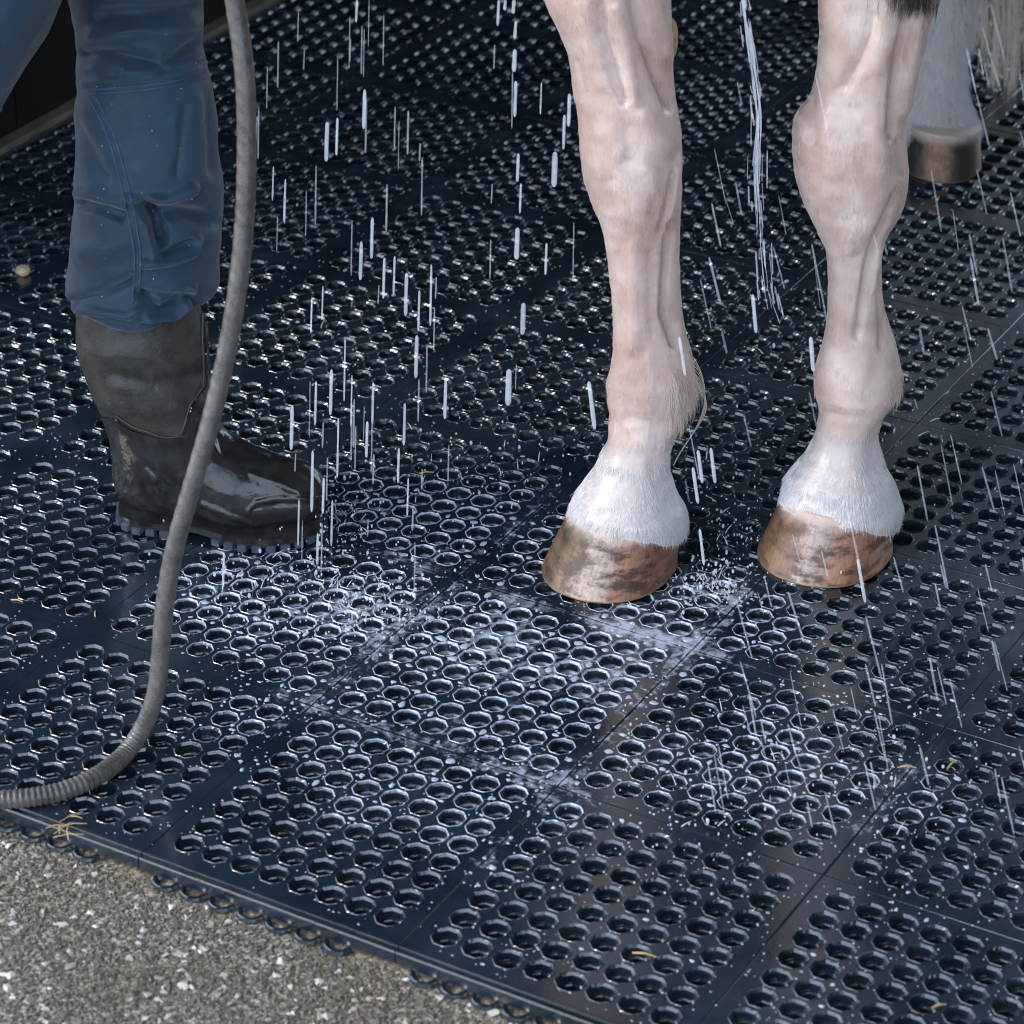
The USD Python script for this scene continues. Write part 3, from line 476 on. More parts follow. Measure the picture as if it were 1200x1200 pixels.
def fur(lg, n, y0, y1, ln, lift, seed, dens=None, sway=.12, side=None):
    """strands rooted on the leg mesh between two photo heights, combed down"""
    v, f = lg; r = np.random.default_rng(seed); tri = v[f]; ar = np.linalg.norm(np.cross(tri[:, 1] - tri[:, 0], tri[:, 2] - tri[:, 0]), axis=1)
    cy = project(tri.mean(1)); ar = ar * ((cy[:, 1] > y0) & (cy[:, 1] < y1))
    if side is not None: ar = ar * side(cy)
    k = r.choice(len(f), n, p=ar / ar.sum()); a, b = r.random(n), r.random(n); sw = a + b > 1; a[sw], b[sw] = 1 - a[sw], 1 - b[sw]
    p = tri[k, 0] + (tri[k, 1] - tri[k, 0]) * a[:, None] + (tri[k, 2] - tri[k, 0]) * b[:, None]
    nn = np.cross(tri[k, 1] - tri[k, 0], tri[k, 2] - tri[k, 0]); nn /= np.linalg.norm(nn, axis=1, keepdims=True)
    down = np.array([0, 0, -1.0]) - nn * (-nn[:, 2:3]); down /= np.maximum(np.linalg.norm(down, axis=1, keepdims=True), 1e-6)
    sd = np.cross(nn, down); clump = (meshkit.fbm(p * [70, 70, 25], 2, seed)[:, None] - .5) * 2.2
    d = down + sd * (clump * .45 + r.normal(0, sway, (n, 1))); d /= np.linalg.norm(d, axis=1, keepdims=True)
    L = (ln[0] + (ln[1] - ln[0]) * r.random((n, 1))); pts = []
    for t in (0, .35, .7, 1.0): pts.append(p + d * L * t + nn * L * lift * (math.sin(t * 2.2)) - nn * .0004 + np.array([0, 0, -1]) * L * .10 * t * t)
    return np.stack(pts, 1)
def add_fur(name, st, w, mat):
    n = len(st); wd = np.tile(np.array([1, .9, .65, .15]) * w, (n, 1)); curves(name, st, wd, mat, horse)
for lg, sd, yb, xm in ((legL, 11, 622, 736), (legR, 21, 612, 983)):
    add_fur('coat_hair', fur(lg, 26000, -40, yb - 60, (.005, .010), .06, sd), .00022, FUR_PINK)
    add_fur('pastern_fur', fur(lg, 15000, yb - 112, yb - 2, (.009, .017), .055, sd + 1, sway=.10, side=lambda c: np.clip((c[:, 1] - (yb - 112)) / 50, .05, 1)), .00028, FUR_WHITE)
    add_fur('pastern_fur', fur(lg, 4200, yb - 26, yb + 16, (.005, .012), .08, sd + 2, sway=.16, side=lambda c: 1.0 - .3 * (c[:, 1] > yb - 14) * (c[:, 0] > (xm + 45))), .00030, FUR_WHITE)
add_fur('fetlock_fur', fur(legL, 520, 435, 492, (.014, .030), .24, 31, sway=.22, side=lambda c: c[:, 0] > 783), .00028, FUR_FET)
add_fur('fetlock_fur', fur(legR, 260, 430, 470, (.010, .018), .2, 32, sway=.15, side=lambda c: c[:, 0] > 1035), .00026, FUR_FET)
add_fur('pastern_fur', fur(legH, 9000, -60, 156, (.016, .032), .26, 41, sway=.25), .0003, FUR_WHITE)
add_fur('coat_hair', fur(legR, 2500, -60, 8, (.012, .020), .2, 51, side=lambda c: np.exp(-((c[:, 0] - 1068) / 22) ** 2) * (c[:, 1] < 6)), .0003, FUR_BLACK)
# long wet hairs curling from the back of the left fetlock
lh = []
for k in range(9):
    q = [(812 + k * .6, 418 + k * 5), (824 + k * .5, 445 + k * 4), (825 - k * .8, 475 + k * 3), (814 - k * 1.4, 505 + k * 2), (802 - k * 1.6, 522 + k * 3)]
    D = depth_of(cL) + .085 + .002 * k; lh.append(spline([at_depth(x, y, D) for x, y in q], 14))
lh = np.array(lh); curves('fetlock_hair', lh, np.full(lh.shape[:2], .0007), FUR_FET, horse)
# tail
tl = []; Dt = depth_of(cH) + .28
for k in range(360):
    lock = k % 12; x0 = (1140, 1143, 1152, 1156, 1166, 1170, 1177, 1184, 1190, 1197, 1205, 1213)[lock] + rng.normal(0, 1.6)
    yend = (50, 60, 84, 70, 125, 110, 95, 138, 120, 90, 130, 110)[lock] + rng.uniform(-45, 8); D = Dt + rng.normal(0, .02)
    wv = rng.normal(0, 3); q = [(x0 + 12 - wv, -330), (x0 + wv * .6, -120), (x0 - 1, 0), (x0 + rng.normal(0, 2.5) - 2, yend * .6), (x0 - 3 + rng.normal(0, 4), yend)]
    tl.append(spline([at_depth(a, b, D) for a, b in q], 12))
tl = np.array(tl); curves('tail', tl, np.tile(np.linspace(.0010, .0004, 12), (len(tl), 1)), FUR_TAIL, horse)

# ------------------------------------------------------------------ person
heel, toe = on_plane(150, 598), on_plane(372, 622)
ax = toe - heel; FL = np.linalg.norm(ax); ax /= FL; sd = np.array([-ax[1], ax[0], 0])
person = thing('person', 'person in navy work trousers and brown rubber boots beside the hanging hose', 'person', tuple((heel + toe) / 2))
anke = heel + ax * FL * .30
Dk = depth_of(heel + ax * FL * .25)
def trouser_leg(prof, D, dd, nr=230, k=200):
    prof = np.array(prof, float); y = prof[:, 0]; fy = np.linspace(y[0], y[-1], nr); l, r = PchipInterpolator(y, prof[:, 1])(fy), PchipInterpolator(y, prof[:, 2])(fy); rings = []
    a = np.arange(k) / k * 2 * np.pi
    for i, (yy, xl, xr) in enumerate(zip(fy, l, r)):
        d = D + dd * (1 - i / (nr - 1)); Pl, Pr = at_depth(xl, yy, d), at_depth(xr, yy, d); c = (Pl + Pr) / 2; h = np.linalg.norm(Pr - Pl) / 2
        rings.append(c + R0 * (h * np.cos(a))[:, None] + FH * (h * .98 * np.sin(a))[:, None])
    return np.array(rings)[::-1]
TR = [(-120, 60, 262), (0, 82, 236), (60, 88, 240), (107, 92, 248), (150, 86, 255), (200, 86, 259), (250, 85, 260), (295, 84, 258), (315, 81, 257), (330, 77, 256), (341, 82, 253), (349, 91, 248)]
tr = trouser_leg(TR, Dk, .06)
# the hem hangs unevenly over the boot and is open below
w = np.clip(1 - np.arange(len(tr)) / 22, 0, 1)[:, None]; a = np.arange(200) / 200 * 2 * np.pi
tr[:, :, 2] += w * (.006 * np.sin(2 * a + 2.2) + .003 * np.sin(5 * a))[None]
trv, trf = loft(tr, True, False)
FOLDS = [([(95, 66), (140, 64), (190, 78), (236, 52)], 8, -.010), ([(110, 42), (150, 36), (200, 32), (235, 27)], 8, .008), ([(120, 18), (180, 14), (232, 8)], 8, -.008), ([(150, 84), (200, 76), (240, 64)], 7, .008), ([(100, 97), (170, 92), (238, 80)], 4, .0035),
    ([(168, 238), (184, 258), (190, 280)], 6, -.018), ([(176, 247), (215, 250), (258, 260)], 8, -.014), ([(150, 233), (196, 236), (224, 222)], 6, .009), ([(232, 280), (226, 297), (202, 306), (170, 309)], 4.5, .009), ([(192, 301), (226, 286)], 4, -.010), ([(172, 262), (180, 300)], 6, .006),
    ([(92, 238), (118, 245), (142, 254)], 5, -.010), ([(92, 226), (140, 238)], 8, .006), ([(90, 300), (150, 280)], 16, .006), ([(84, 352), (120, 344), (156, 326)], 5, -.010), ([(76, 346), (92, 362), (150, 371), (160, 364)], 3.5, .008), ([(100, 368), (150, 378)], 3, -.006),
    ([(166, 346), (186, 364), (208, 354)], 6, -.013), ([(172, 374), (205, 370), (228, 352), (226, 338)], 4, .009), ([(168, 381), (235, 377)], 2.5, -.004), ([(226, 349), (240, 372)], 5, -.014), ([(165, 342), (230, 350)], 4, -.006), ([(110, 135), (160, 128), (225, 120)], 24, .006), ([(214, 125), (212, 165), (206, 205)], 5, -.004), ([(240, 110), (252, 200)], 8, -.005), ([(95, 150), (120, 210)], 10, -.005)]
trv = sculpt(trv, trf, FOLDS); n = vnormals(trv, trf)
trv = trv + n * ((meshkit.fbm(trv * [12, 12, 18], 3, 21) - .5) * .012 + (meshkit.fbm(trv * [75, 75, 110], 3, 22) - .5) * .0016)[:, None]
# hips, the other leg striding back to the left, and the upper body out of the frame
tt = tr[-1].mean(0); hip = np.array([tt[0], tt[1], .98]) - R0 * .10 + FH * .02
oth_knee = at_depth(-84, 92, Dk - .06); oth_hip = at_depth(60, -250, Dk - .04); oth_ank = at_depth(-230, 440, Dk - .10)
hip1 = hip + R0 * .05 + FH * .08
cl = m3.Manifold.batch_boolean([hull(ball(hip1, .10), ball(oth_hip, .11), ball(hip + [0, 0, .10], .13)), hull(ball(oth_hip, .105), ball(oth_knee, .082)), hull(ball(oth_knee, .082), ball(oth_ank, .074)), hull(ball(hip1, .10), ball(tt - [0, 0, .03], .080))], m3.OpType.Add)
cv, cf = smoothed(cl, .025, 10); cn = vnormals(cv, cf); cv = cv + cn * ((meshkit.fbm(cv * 15, 3, 31) - .5) * .016)[:, None]
trousers = obj('trousers', joined([(trv, trf), (cv, cf)]), CLOTH, person, smooth=True)
def traced(v, n, line, count, r, lift, k=6):
    import shapely.geometry as sg
    px, dep, lp, out = project(v), (v - CAM) @ FH, sg.LineString(line), []
    for t in np.linspace(0, 1, count):
        p = lp.interpolate(t, True); c = np.argmin(dep + 1e3 * (np.hypot(px[:, 0] - p.x, px[:, 1] - p.y) > 5)); w = np.exp(-((px[:, 0] - p.x) ** 2 + (px[:, 1] - p.y) ** 2) / 4) * (np.abs(dep - dep[c]) < .03); w /= max(w.sum(), 1e-9)
        out.append((v * w[:, None]).sum(0) + (n * w[:, None]).sum(0) * lift if w.sum() > .5 else v[c] + n[c] * lift)
    return np.array(out)
tn = vnormals(trv, trf)
for line in ([(103, 106), (135, 103), (170, 100), (205, 95), (241, 86)], [(103, 111), (135, 108), (170, 105), (205, 100), (242, 91)], [(104, 112), (118, 140), (130, 170), (142, 215), (152, 262), (158, 300), (157, 330), (154, 356)], [(112, 112), (126, 140), (138, 170), (150, 215), (160, 262), (165, 300), (164, 330), (161, 352)]):
    obj('seam', tube(spline(traced(trv, tn, line, 26, .0009, .0002), 90), .0010, 6), STITCH, trousers, smooth=True)
dw = []
for k in range(34):
    x, y = rng.uniform(110, 250), rng.uniform(40, 360); q = traced(trv, tn, [(x, y), (x + .5, y + .5)], 2, 0, 0.0)[0]; r = rng.uniform(.0004, .0011)
    dw.append((np.array(trimesh.creation.icosphere(1).vertices) * r * [1, 1, rng.uniform(1, 1.7)] + q, np.array(trimesh.creation.icosphere(1).faces)))
obj('water_beads', joined(dw), M('bead_water', {'p': ('principled_bsdf', {'base_color': (.12, .16, .2), 'roughness': .03, 'specular_ior_level': .9})}, []), person, smooth=True, kind='stuff')
sh = hip + np.array([0, 0, .50]) + R0 * .10
hand = at_depth(262, -330, Dk - .30)
body = m3.Manifold.batch_boolean([hull(ball(hip + [0, 0, .05], .12), ball(hip + [0, 0, .15], .14)), hull(ball(hip + [0, 0, .2], .12), ball(sh - FH * .14, .08), ball(sh + FH * .14, .08)), hull(ball(sh + [0, 0, .08], .06), ball(sh + [0, 0, .17] + R0 * .03, .055)), ball(sh + np.array([0, 0, .27]) + R0 * .05, (.085, .085, .12)),
    hull(ball(sh - FH * .17, .055), ball((sh + hand) / 2 + np.array([0, 0, -.08]) - FH * .1, .042)), hull(ball((sh + hand) / 2 + np.array([0, 0, -.08]) - FH * .1, .042), ball(hand, .030)), hull(ball(hand, .03), ball(hand - [0, 0, .06], .028))], m3.OpType.Add)
bv, bf = smoothed(body, .03, 8); obj('body', (bv, bf), SKINM, person, smooth=True)
jk = m3.Manifold.batch_boolean([hull(ball(hip + [0, 0, .06], .165), ball(hip + [0, 0, .2], .15)), hull(ball(hip + [0, 0, .2], .15), ball(sh - FH * .15, .095), ball(sh + FH * .15, .095)), hull(ball(sh - FH * .17, .07), ball((sh + hand) / 2 + np.array([0, 0, -.08]) - FH * .1, .055)), hull(ball((sh + hand) / 2 + np.array([0, 0, -.08]) - FH * .1, .055), ball(hand + (sh - hand) * .15, .042))], m3.OpType.Add)
bv, bf = smoothed(jk, .03, 8); obj('jacket', (bv, bf), JACKET, person, smooth=True)
# boots
def bp(t, s, z): return heel + ax * (FL * t) + sd * s + np.array([0, 0, z])
def boot(par):
    SH = [(330, 95, 236), (366, 89, 238), (400, 92, 240), (430, 101, 242), (453, 114, 245), (480, 125, 249), (500, 130, 252), (522, 132, 255)]
    prof = np.array(SH, float); rings = []; k = 72; a = np.arange(k) / k * 2 * np.pi
    for i, yy in enumerate(np.linspace(330, 522, 40)):
        xl, xr = PchipInterpolator(prof[:, 0], prof[:, 1])(yy), PchipInterpolator(prof[:, 0], prof[:, 2])(yy); Pl, Pr = at_depth(xl, yy, Dk), at_depth(xr, yy, Dk); c = (Pl + Pr) / 2; h = np.linalg.norm(Pr - Pl) / 2
        rings.append(c + R0 * (h * np.cos(a))[:, None] + FH * (h * .86 * np.sin(a))[:, None])
    prim = []
    ys = np.linspace(340, 525, 9); cs_ = []
    for yy in ys:
        Pl, Pr = (at_depth(float(PchipInterpolator(prof[:, 0], prof[:, q])(yy)), yy, Dk) for q in (1, 2)); cs_.append(((Pl + Pr) / 2, np.linalg.norm(Pr - Pl) / 2 * (.93 if yy > 375 else .84)))
    for (p, r), (q, r2) in zip(cs_[:-1], cs_[1:]): prim.append((p, q, r, r2))
    prim += [(cs_[-1][0], bp(.22, 0, .075), cs_[-1][1] * .92, .046), (bp(.12, 0, .048), bp(.30, 0, .050), .036, .039), (bp(.30, 0, .060), bp(.62, 0, .047), .041, .041), (bp(.62, 0, .047), bp(.88, .004, .045), .042, .034), (cs_[-1][0] + R0 * .012, bp(.62, 0, .046), .046, .036)]
    A = np.array([p[0] for p in prim]); B = np.array([p[1] for p in prim]) - A; BB = (B * B).sum(1); RA = np.array([p[2] for p in prim]); RB = np.array([p[3] for p in prim])
    def field(x, y, z):
        d = np.array([x, y, z]) - A; t = np.clip((d * B).sum(1) / BB, 0, 1); dd = np.sqrt(((d - B * t[:, None]) ** 2).sum(1)) - (RA + (RB - RA) * t)
        m = dd.min(); return float(.006 * np.log(np.exp(-(dd - m) / .006).sum()) - m)
    allp = np.vstack([A, A + B]); lo, hi = allp.min(0) - .085, allp.max(0) + .085; hi[2] -= .03
    shell = m3.Manifold.level_set(field, [*map(float, lo), *map(float, hi)], .006, 0.0).to_mesh()
    t = trimesh.Trimesh(np.array(shell.vert_properties[:, :3]), np.array(shell.tri_verts), process=True); t = t.subdivide(); trimesh.smoothing.filter_taubin(t, iterations=10)
    v, f = np.array(t.vertices), np.array(t.faces); v[:, 2] = np.maximum(v[:, 2], MT + .0145)
    n = vnormals(v, f); v = v + n * ((meshkit.fbm(v * [14, 14, 20], 3, 63) - .5) * .008 + (meshkit.fbm(v * 60, 3, 61) - .5) * .0012)[:, None]
    v = sculpt(v, f, [([(130, 440), (180, 452), (235, 440)], 8, -.0045), ([(110, 415), (230, 420)], 13, .0035), ([(122, 472), (170, 482), (225, 470)], 9, .003), ([(289, 600), (300, 588), (325, 584), (380, 584)], 2.0, .0026), ([(296, 596), (330, 590), (378, 592)], 4, -.0016), ([(296, 556), (330, 568), (350, 577)], 3.5, .0020), ([(170, 545), (192, 567)], 4, -.003), ([(160, 540), (182, 562)], 4, .002), ([(238, 590), (270, 604), (310, 616), (345, 616), (380, 604)], 2.6, .0030), ([(250, 500), (262, 530)], 6, -.003)])
    import shapely
    import shapely.geometry as sg
    LINE = [(239, 366), (241, 420), (242, 452), (234, 461), (224, 477), (219, 499), (213, 514), (180, 512), (152, 503), (134, 490)]
    reg = sg.Polygon([(60, 320), (238, 320)] + LINE + [(60, 480)]); px = project(v); inside = shapely.contains_xy(reg, px[:, 0], px[:, 1])
    fin = inside[f].sum(1) >= 2; n = vnormals(v, f); sv, sf = v, f[fin]; fv, ff = v + n * .0014, f[~fin]
    def compact(v, f):
        u, q = np.unique(f, return_inverse=True); return v[u], q.reshape(-1, 3)
    obj('shaft', compact(sv, sf), SHAFT, par, smooth=True); obj('foot_shell', compact(fv, ff), SHELL, par, smooth=True)
    pv = []; dep = (v - CAM) @ FH
    lp = sg.LineString(LINE)
    for t in np.linspace(0, 1, 50):
        p = lp.interpolate(t, True); d2 = np.hypot(px[:, 0] - p.x, px[:, 1] - p.y); c = np.argmin(dep + 1e3 * (d2 > 5)); pv.append(v[c] + n[c] * .0014)
    pv = np.array(pv)
    for _ in range(4): pv[1:-1] = (pv[:-2] + pv[1:-1] + pv[2:]) / 3
    obj('piping', tube(spline(pv, 120), .0008, 6), simple('boot_piping', (.045, .036, .028), (.085, .068, .052), .5, 80.), par, smooth=True)
    # lugged sole
    out = []
    for t in np.linspace(0, 1, 30): out.append((t, .040 * (1 - .0) * (math.sqrt(max(0, 1 - ((.14 - t) / .14) ** 2)) if t < .14 else 1) * (1 + .28 * math.exp(-((t - .70) / .2) ** 2) - .12 * math.exp(-((t - .42) / .1) ** 2)) * (math.sqrt(max(0, 1 - ((t - .80) / .2) ** 2)) if t > .8 else 1)))
    pts = [(t * FL, w) for t, w in out] + [(t * FL, -w) for t, w in out[::-1][1:-1]]
    poly = sg.Polygon(pts).buffer(.0085); rim = poly.exterior
    cs = m3.CrossSection([np.array(sg.polygon.orient(poly).exterior.coords)[:-1]])
    z0 = MT + .001; sole = cs.extrude(.008).translate((0, 0, .0072)); lugs = []
    Lr = rim.length; nl = 38
    for q in range(nl):
        p = rim.interpolate(q / nl * Lr); p2 = rim.interpolate((q / nl * Lr + .002) % Lr); an = math.degrees(math.atan2(p2.y - p.y, p2.x - p.x))
        if .40 < p.x / FL < .52: continue
        lugs.append(m3.Manifold.cube((.0098, .020, .0070), True).rotate((0, 0, an)).translate((p.x, p.y, .0042)))
    def place(mm, name, mat):
        mm = mm.to_mesh(); v = np.array(mm.vert_properties[:, :3]); f = np.array(mm.tri_verts)
        w = heel + ax * v[:, :1] + sd * v[:, 1:2]; w[:, 2] = v[:, 2] + MT + .0008; obj(name, (w, f), mat, par, smooth=30)
    place(sole, 'sole', SHELL)
    rimcut = cs.offset(.0034).extrude(.0085)
    for g in lugs: place(g ^ rimcut, 'lug', SOLE)
boot(person)

# ------------------------------------------------------------------ hose
HP = [(258, -420), (262, -300), (266, -160), (269, -60), (275, 0), (284, 60), (289, 150), (287, 250), (278, 340), (262, 430), (245, 500), (222, 580), (203, 650), (192, 720), (187, 780), (177, 832), (152, 878), (116, 908), (70, 928), (20, 936), (-50, 938), (-140, 930)]
rh = .0090; De = depth_of(on_plane(116, 908, MT + rh)); hpth = []
for i, (x, y) in enumerate(HP):
    G = on_plane(x, y, MT + rh)
    if y >= 905 or x < 100: hpth.append(G)
    else:
        t = min(1, (905 - y) / 905); D = De + .04 + .16 * t - .0 * t
        P = at_depth(x, y, D); P[2] = max(P[2], MT + rh); hpth.append(P)
hs = spline(hpth, 900); L = np.r_[0, np.cumsum(np.linalg.norm(np.diff(hs, axis=0), axis=1))]
hose = thing('hose', 'grey rubber hose hanging down past the boot and curving along the mat', 'hose', tuple(on_plane(116, 908)))
ribs = np.clip((L - L[-1] + .33) / .10, 0, 1)
rad = rh * (1 + .03 * (meshkit.fbm(np.column_stack([L * 60, L * 0, L * 0]), 3, 4) - .5)) + ribs * .0007 * np.sin(L * 2 * np.pi / .0055)
k = 28; hv, hf = tube(hs, rad, k)
nn = vnormals(hv, hf); ii = np.repeat(L, k); an = np.tile(np.arange(k) / k * 2 * np.pi, len(hs))
tw = np.r_[np.sin(3 * an + ii * 420) * .0002 * np.repeat(1 - ribs, k), 0, 0]
obj('tube', (hv + nn * tw[:, None], hf), HOSEM, hose, smooth=True)

# ------------------------------------------------------------------ suds, standing beads, splash
sm = []; P8 = .1125 * T; m0 = (T - 8 * P8) / 2
def lens(x, y, z, r, h, k=9, seed=0):
    rr = np.random.default_rng(seed); a = np.arange(k) / k * 2 * np.pi; q = r * (1 + rr.uniform(-.28, .28, k)); st = rr.uniform(.7, 1.4)
    ring = lambda s, zz: np.column_stack([x + q * s * np.cos(a) * st, y + q * s * np.sin(a) / st, np.full(k, zz)])
    return loft(np.array([ring(1, z - .0004), ring(.95, z + h * .45), ring(.62, z + h * .88)]), True, False)
for i in range(-3, 6):
    for j in range(0, 9):
        g = np.array([[i * T + m0 + P8 * a, j * T + m0 + P8 * b] for a in range(9) for b in range(9)]); mk = suds_at(g)
        for (x, y), w in zip(g, mk):
            pr = .06 + .6 * w
            if rng.random() < pr * .8: sm.append(lens(x + rng.normal(0, .0012), y + rng.normal(0, .0012), MT, rng.uniform(.0016, .0028) + .0034 * w * rng.random(), rng.uniform(.0007, .0014), seed=len(sm)))
        c = np.array([[i * T + m0 + P8 * (a + .5), j * T + m0 + P8 * (b + .5)] for a in range(8) for b in range(8)]); mk = suds_at(c)
        for (x, y), w in zip(c, mk):
            if rng.random() < (w - .25) * 1.5: sm.append(lens(x, y, rng.uniform(.004, .0095), .0075, .0012, 10, seed=len(sm)))
for k in range(1300):
    s = SUDS[rng.integers(len(SUDS))]; c = on_plane(s[0] + rng.normal(0, s[2] * .6), s[1] + rng.normal(0, s[2] * .45))
    if c[1] < .004: continue
    u = (c[:2] / T) % 1; q = (u - .05) / .1125; q = np.abs(q - np.floor(q) - .5)
    if .05 < u[0] < .95 and .05 < u[1] < .95 and np.hypot(*q) < .45: continue
    sm.append(lens(c[0], c[1], MT, rng.uniform(.0007, .0022), rng.uniform(.0005, .0011), 7, seed=k))
for k in range(5200):                                           # fine drops standing on the solid strips and between the rings everywhere
    c = on_plane(rng.uniform(-20, 1220), rng.uniform(-10, 1200))
    if c[1] < .004 or c[0] < -3 * T: continue
    u = (c[:2] / T) % 1; q = (u - .05) / .1125; q = np.abs(q - np.floor(q) - .5)
    if .05 < u[0] < .95 and .05 < u[1] < .95 and np.hypot(*q) < .46: continue
    sm.append(lens(c[0], c[1], MT, rng.uniform(.0004, .0012), rng.uniform(.0004, .0008), 6, seed=k))
single('soap_suds', 'white soap suds and beads of water scattered over the wet mat', 'suds', joined(sm), SUDSM, smooth=True, kind='stuff')
ico = trimesh.creation.icosphere(1); iv, jf = np.array(ico.vertices), np.array(ico.faces); sp = []
for (x, y, rx, ry, h, n) in [(430, 715, 60, 30, 45, 380), (300, 690, 60, 30, 30, 180), (400, 610, 30, 20, 50, 120), (835, 690, 25, 14, 22, 160), (890, 900, 90, 60, 20, 110), (1060, 940, 60, 50, 15, 60), (800, 960, 60, 40, 15, 40), (560, 560, 60, 30, 20, 90), (860, 620, 30, 30, 30, 90), (700, 480, 200, 120, 20, 160), (1050, 450, 120, 100, 20, 120)]:
    for k in range(n):
        c = on_plane(x + rng.normal(0, rx), y + rng.normal(0, ry)); 
        if c[1] < .005: continue
        r = rng.uniform(.0005, .0013) if rng.random() < .85 else rng.uniform(.0012, .0022); z = abs(rng.normal(0, h / 1100)) * rng.random()
        r *= .8; sp.append((iv * [r, r, r * rng.uniform(1, 2.2)] + c + [0, 0, r * .6 + z], jf))
    for k in range(n // 9):
        c = on_plane(x + rng.normal(0, rx * .6), y + rng.normal(0, ry * .6)); 
        if c[1] < .005: continue
        d = np.array([rng.normal(0, 1), rng.normal(0, 1), 1.1]); d /= np.linalg.norm(d); l = rng.uniform(.006, .018)
        sp.append(tube([c, c + d * l * .5, c + d * l + [0, 0, -l * .15]], [.0007, .0005, .0002], 5))
single('splash_droplets', 'tiny droplets splashing up from the mat where the wash water lands', 'splash', joined(sp), WATER, smooth=True, kind='stuff')

# ------------------------------------------------------------------ falling water
Dm = depth_of(on_plane(560, 660))
def strand(x0, y0, x1, y1, w, D, k=8):
    A, B = at_depth(x0, y0, D), at_depth(x1, y1, D); r = w * D / FPX / 2 * 1.12
    t = np.array([0, .02, .06, .2, .45, .7, .9, .97, 1.0]); rr = np.array([.25, .6, .9, 1, .95, 1.02, 1, .7, .3]) * (1 + rng.normal(0, .05, 9))
    return tube(A + (B - A) * t[:, None], rr * r, k)
DROPS = [(602, 0, 16, 5), (604, 25, 45, 5), (603, 58, 84, 6), (604, 95, 137, 5), (607, 180, 213, 5), (606, 267, 304, 9), (613, 355, 392, 9), (596, 433, 475, 11), (427, 105, 151, 5), (383, 143, 189, 7), (395, 138, 182, 4), (650, 178, 219, 8), (667, 110, 148, 5), (661, 135, 175, 4), (640, 285, 322, 4), (634, 97, 134, 3), (610, 215, 250, 3),
    (436, 255, 303, 5), (423, 283, 328, 5), (450, 302, 350, 5), (462, 300, 345, 4), (476, 320, 370, 6), (491, 340, 388, 4), (488, 393, 443, 6), (505, 310, 382, 3), (418, 0, 26, 4), (437, 448, 497, 5), (388, 433, 486, 5), (370, 447, 498, 4), (342, 475, 527, 6), (396, 490, 560, 4), (366, 528, 600, 5), (372, 625, 680, 5), (379, 560, 602, 4), (389, 586, 640, 4),
    (522, 442, 491, 5), (474, 472, 522, 5), (430, 494, 536, 5), (467, 525, 566, 4), (275, 640, 690, 4), (262, 648, 692, 4), (592, 0, 12, 5), (584, 0, 30, 4), (334, 210, 262, 3), (320, 195, 235, 3), (378, 335, 375, 3), (365, 350, 390, 3), (404, 395, 470, 3), (412, 440, 500, 3), (350, 585, 640, 3), (478, 560, 605, 3)]
ZONE = [(100, 'along the top'), (230, 'level with the knees'), (400, 'level with the cannons'), (520, 'level with the fetlocks'), (999, 'around the boot toe')]
zone = lambda y: next(t for lim, t in ZONE if y < lim)
NTH = ['leftmost', 'second', 'third', 'fourth', 'fifth', 'sixth', 'seventh', 'eighth', 'ninth', 'tenth', 'eleventh', 'twelfth', 'thirteenth', 'fourteenth', 'fifteenth', 'sixteenth', 'seventeenth', 'eighteenth', 'nineteenth', 'twentieth']
def nth(x, xs): k = sorted(xs).index(x); return NTH[k] + ('' if k == 0 else ' from the left')
for k, (x, y0, y1, w) in enumerate(DROPS):
    same = [d[0] + d[1] * 1e-4 for d in DROPS if zone(d[1]) == zone(y0)]
    look = 'thick' if w >= 8 else 'slender' if w >= 5 else 'thread-thin'
    single('falling_drop', f'{look} streak of falling water, {nth(x + y0 * 1e-4, same)} {zone(y0)}', 'water drop', strand(x + .5, y0, x - .8, y1, w * rng.uniform(.62, .85), Dm + rng.normal(0, .05)), WATER, 'water streaks falling between the person and the horse', smooth=True)
DR = [(690, 447, 697, 503, 7, 'slanting streak of falling water left of the left fetlock'), (818, 528, 823, 566, 6, 'left one of two short slanting water streaks right of the left pastern'), (833, 525, 838, 566, 6, 'right one of two short slanting water streaks right of the left pastern'), (812, 548, 818, 590, 6, 'slanting water streak beside the white fur above the left hoof'),
      (882, 345, 886, 390, 6, 'short water streak at the lower end of the stream between the legs'), (1005, 655, 1014, 706, 6, 'slanting water streak running down in front of the right hoof'), (950, 395, 953, 435, 7, 'short water streak touching the left side of the right fetlock'), (820, 620, 825, 662, 5, 'short water streak just right of the left hoof'), (796, 395, 803, 440, 5, 'thin water streak over the back of the left fetlock')]
for x0, y0, x1, y1, w, lab in DR:
    single('falling_drop', lab, 'water drop', strand(x0, y0, x1, y1, w * .75, depth_of(cL) - .10), WATER, 'slanting water streaks beside the forelegs', smooth=True)
ms = []
for k in range(105):
    x, y = rng.uniform(800, 1200), rng.uniform(-20, 940)
    l = rng.uniform(25, 75); s = .22 + rng.normal(0, .04); D = Dm + rng.uniform(-.05, .5)
    g = on_plane(x + s * l, y + l)
    if depth_of(g) < D: D = depth_of(g) - .03
    ms.append(strand(x, y, x + s * l, y + l, rng.uniform(1.2, 3.2), D, 6))
for k in range(55):
    x, y = (rng.normal(430, 70) if rng.random() < .6 else rng.uniform(300, 680)), rng.uniform(-10, 640); l = rng.uniform(20, 70); D = Dm + rng.uniform(-.05, .1)
    g = on_plane(x, y + l)
    if depth_of(g) < D: D = depth_of(g) - .02
    ms.append(strand(x, y, x - 1, y + l, rng.uniform(1.0, 2.4), D, 6))
single('water_spray', 'faint fine streaks of wash water falling in the air over the mat', 'spray', joined(ms), MIST, smooth=True, kind='stuff')
st = []; SC = [(868, -20), (876, 30), (884, 90), (890, 150), (887, 200), (890, 260), (893, 320), (902, 370), (912, 385)]
SCp = PchipInterpolator([q[1] for q in SC], [q[0] for q in SC])
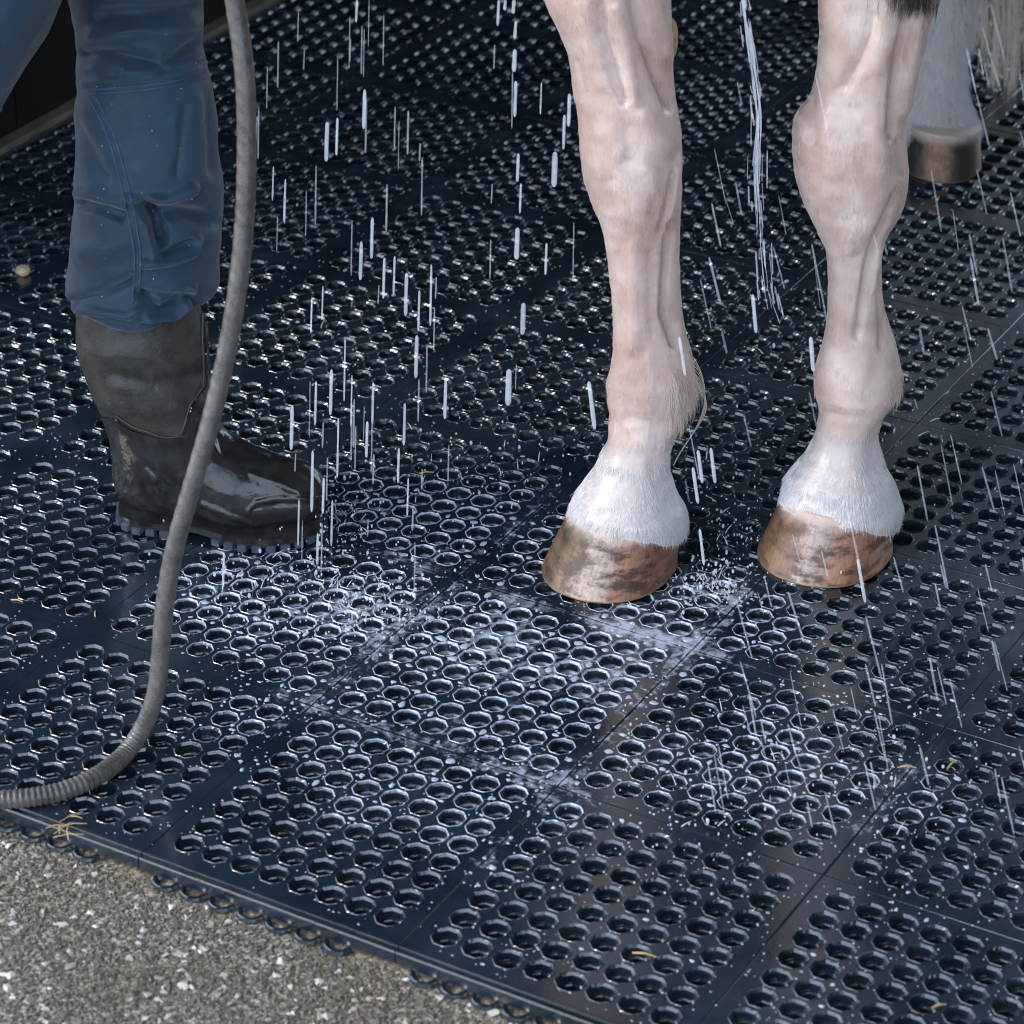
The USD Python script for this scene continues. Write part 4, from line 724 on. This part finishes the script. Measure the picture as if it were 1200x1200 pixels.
for k in range(9):                                             # long wavering threads, then the beads and scraps they break into
    y0, y1 = rng.uniform(-40, 40), rng.uniform(200, 372); yy = np.linspace(y0, y1, 60); o = rng.normal(0, 2.2) + np.cumsum(rng.normal(0, .35, 60)); D = depth_of(cR) + .03 + rng.normal(0, .010)
    w = (1.1 + 2.4 * meshkit.fbm(np.column_stack([yy / 16, np.full(60, k * 7.), np.zeros(60)]), 3, k)) * np.linspace(1, .55, 60); w[0] = w[-1] = .2
    st.append(tube([at_depth(float(SCp(a)) + q, a, D) for a, q in zip(yy, o)], w * D / FPX / 2 * .62, 7))
for k in range(70):
    y = rng.uniform(-20, 350); l = rng.uniform(8, 46); o = rng.normal(0, 3.4 + y * .011); D = depth_of(cR) + .03 + rng.normal(0, .012)
    y1 = min(y + l, 390); st.append(strand(float(SCp(y)) + o, y, float(SCp(y1)) + o + rng.normal(0, .8), y1, rng.uniform(.7, 2.2), D, 7))
single('water_stream', 'white stream of water breaking up as it falls between the two forelegs', 'water stream', joined(st), M('stream_water', {'p': ('principled_bsdf', {'base_color': (.52, .53, .56), 'roughness': .1}), 't': ('transparent_bsdf', {}), 'mx': ('mix_closure', {'fac': .22})}, [('t.BSDF', 'mx.closure1'), ('p.BSDF', 'mx.closure2')], surface='mx.closure'), smooth=True)

# ------------------------------------------------------------------ small litter
def straw(x, y, l, ang, r=.0009):
    c = on_plane(x, y); d = np.array([math.cos(ang), math.sin(ang), 0]); e = np.array([-d[1], d[0], 0])
    return tube([c - d * l / 2 + [0, 0, r], c + e * l * .06 + [0, 0, r + .001], c + d * l / 2 + [0, 0, r]], [r, r * 1.1, r * .6], 6)
LIT = [(416, 175, .012, .3, 'yellow crumb of straw on the mat below the leftmost falling streaks'), (478, 38, .014, 1.0, 'yellow straw crumb at the top of the mat left of the water column'), (494, 46, .008, 2.0, 'tiny yellow straw bit at the top, right of another crumb'), (630, 220, .009, .6, 'small yellow star of straw left of the left foreleg knee'),
       (500, 555, .016, .7, 'pale straw flake on the foamy mat right of the boot toe'), (112, 1120 - 400, .012, 2.2, 'brown straw scrap on the mat left of the hose'), (1064, 900, .016, .4, 'curled yellow straw on the right seam of the mat'), (1116, 897, .018, 1.4, 'yellow straw curl on the mat near the right edge'), (755, 1120, .022, .25, 'pale straw stalk at the rim of a ring near the bottom'), (1100, 1180, .014, .9, 'tan straw splinter low at the right of the mat'),
       (770, 45, .006, .2, 'tiny ochre straw bit beside the left foreleg'), (20, 705, .014, .2, 'ochre straw smear on the mat at the left edge'), (590, 140, .010, .1, 'brown straw crumb beneath the water column at the top')]
for x, y, l, a, lab in LIT: single('straw_bit', lab, 'straw', straw(x, y, l, a), STRAW, smooth=True)
tuft = []
for k in range(8): tuft.append(straw(80 + rng.normal(0, 9), 972 + rng.normal(0, 5), rng.uniform(.012, .03), rng.uniform(0, 3.1), .0006))
v, f = joined(tuft); v[:, 2] += .002; single('straw_tuft', 'small tuft of dry straw caught on the front rail of the mat', 'straw', (v, f), STRAW, smooth=True)
c = on_plane(27, 322); pv = np.array(trimesh.creation.icosphere(3).vertices); pf = np.array(trimesh.creation.icosphere(3).faces); pv = pv * (1 + .2 * (meshkit.fbm(pv * 2 + 3, 3, 1)[:, None] - .5)) * [.0095, .009, .007] + c + [0, 0, .006]
single('pebble', 'round tan pebble lying on the mat left of the trouser leg', 'pebble', (pv, pf), PEBBLE, smooth=True)
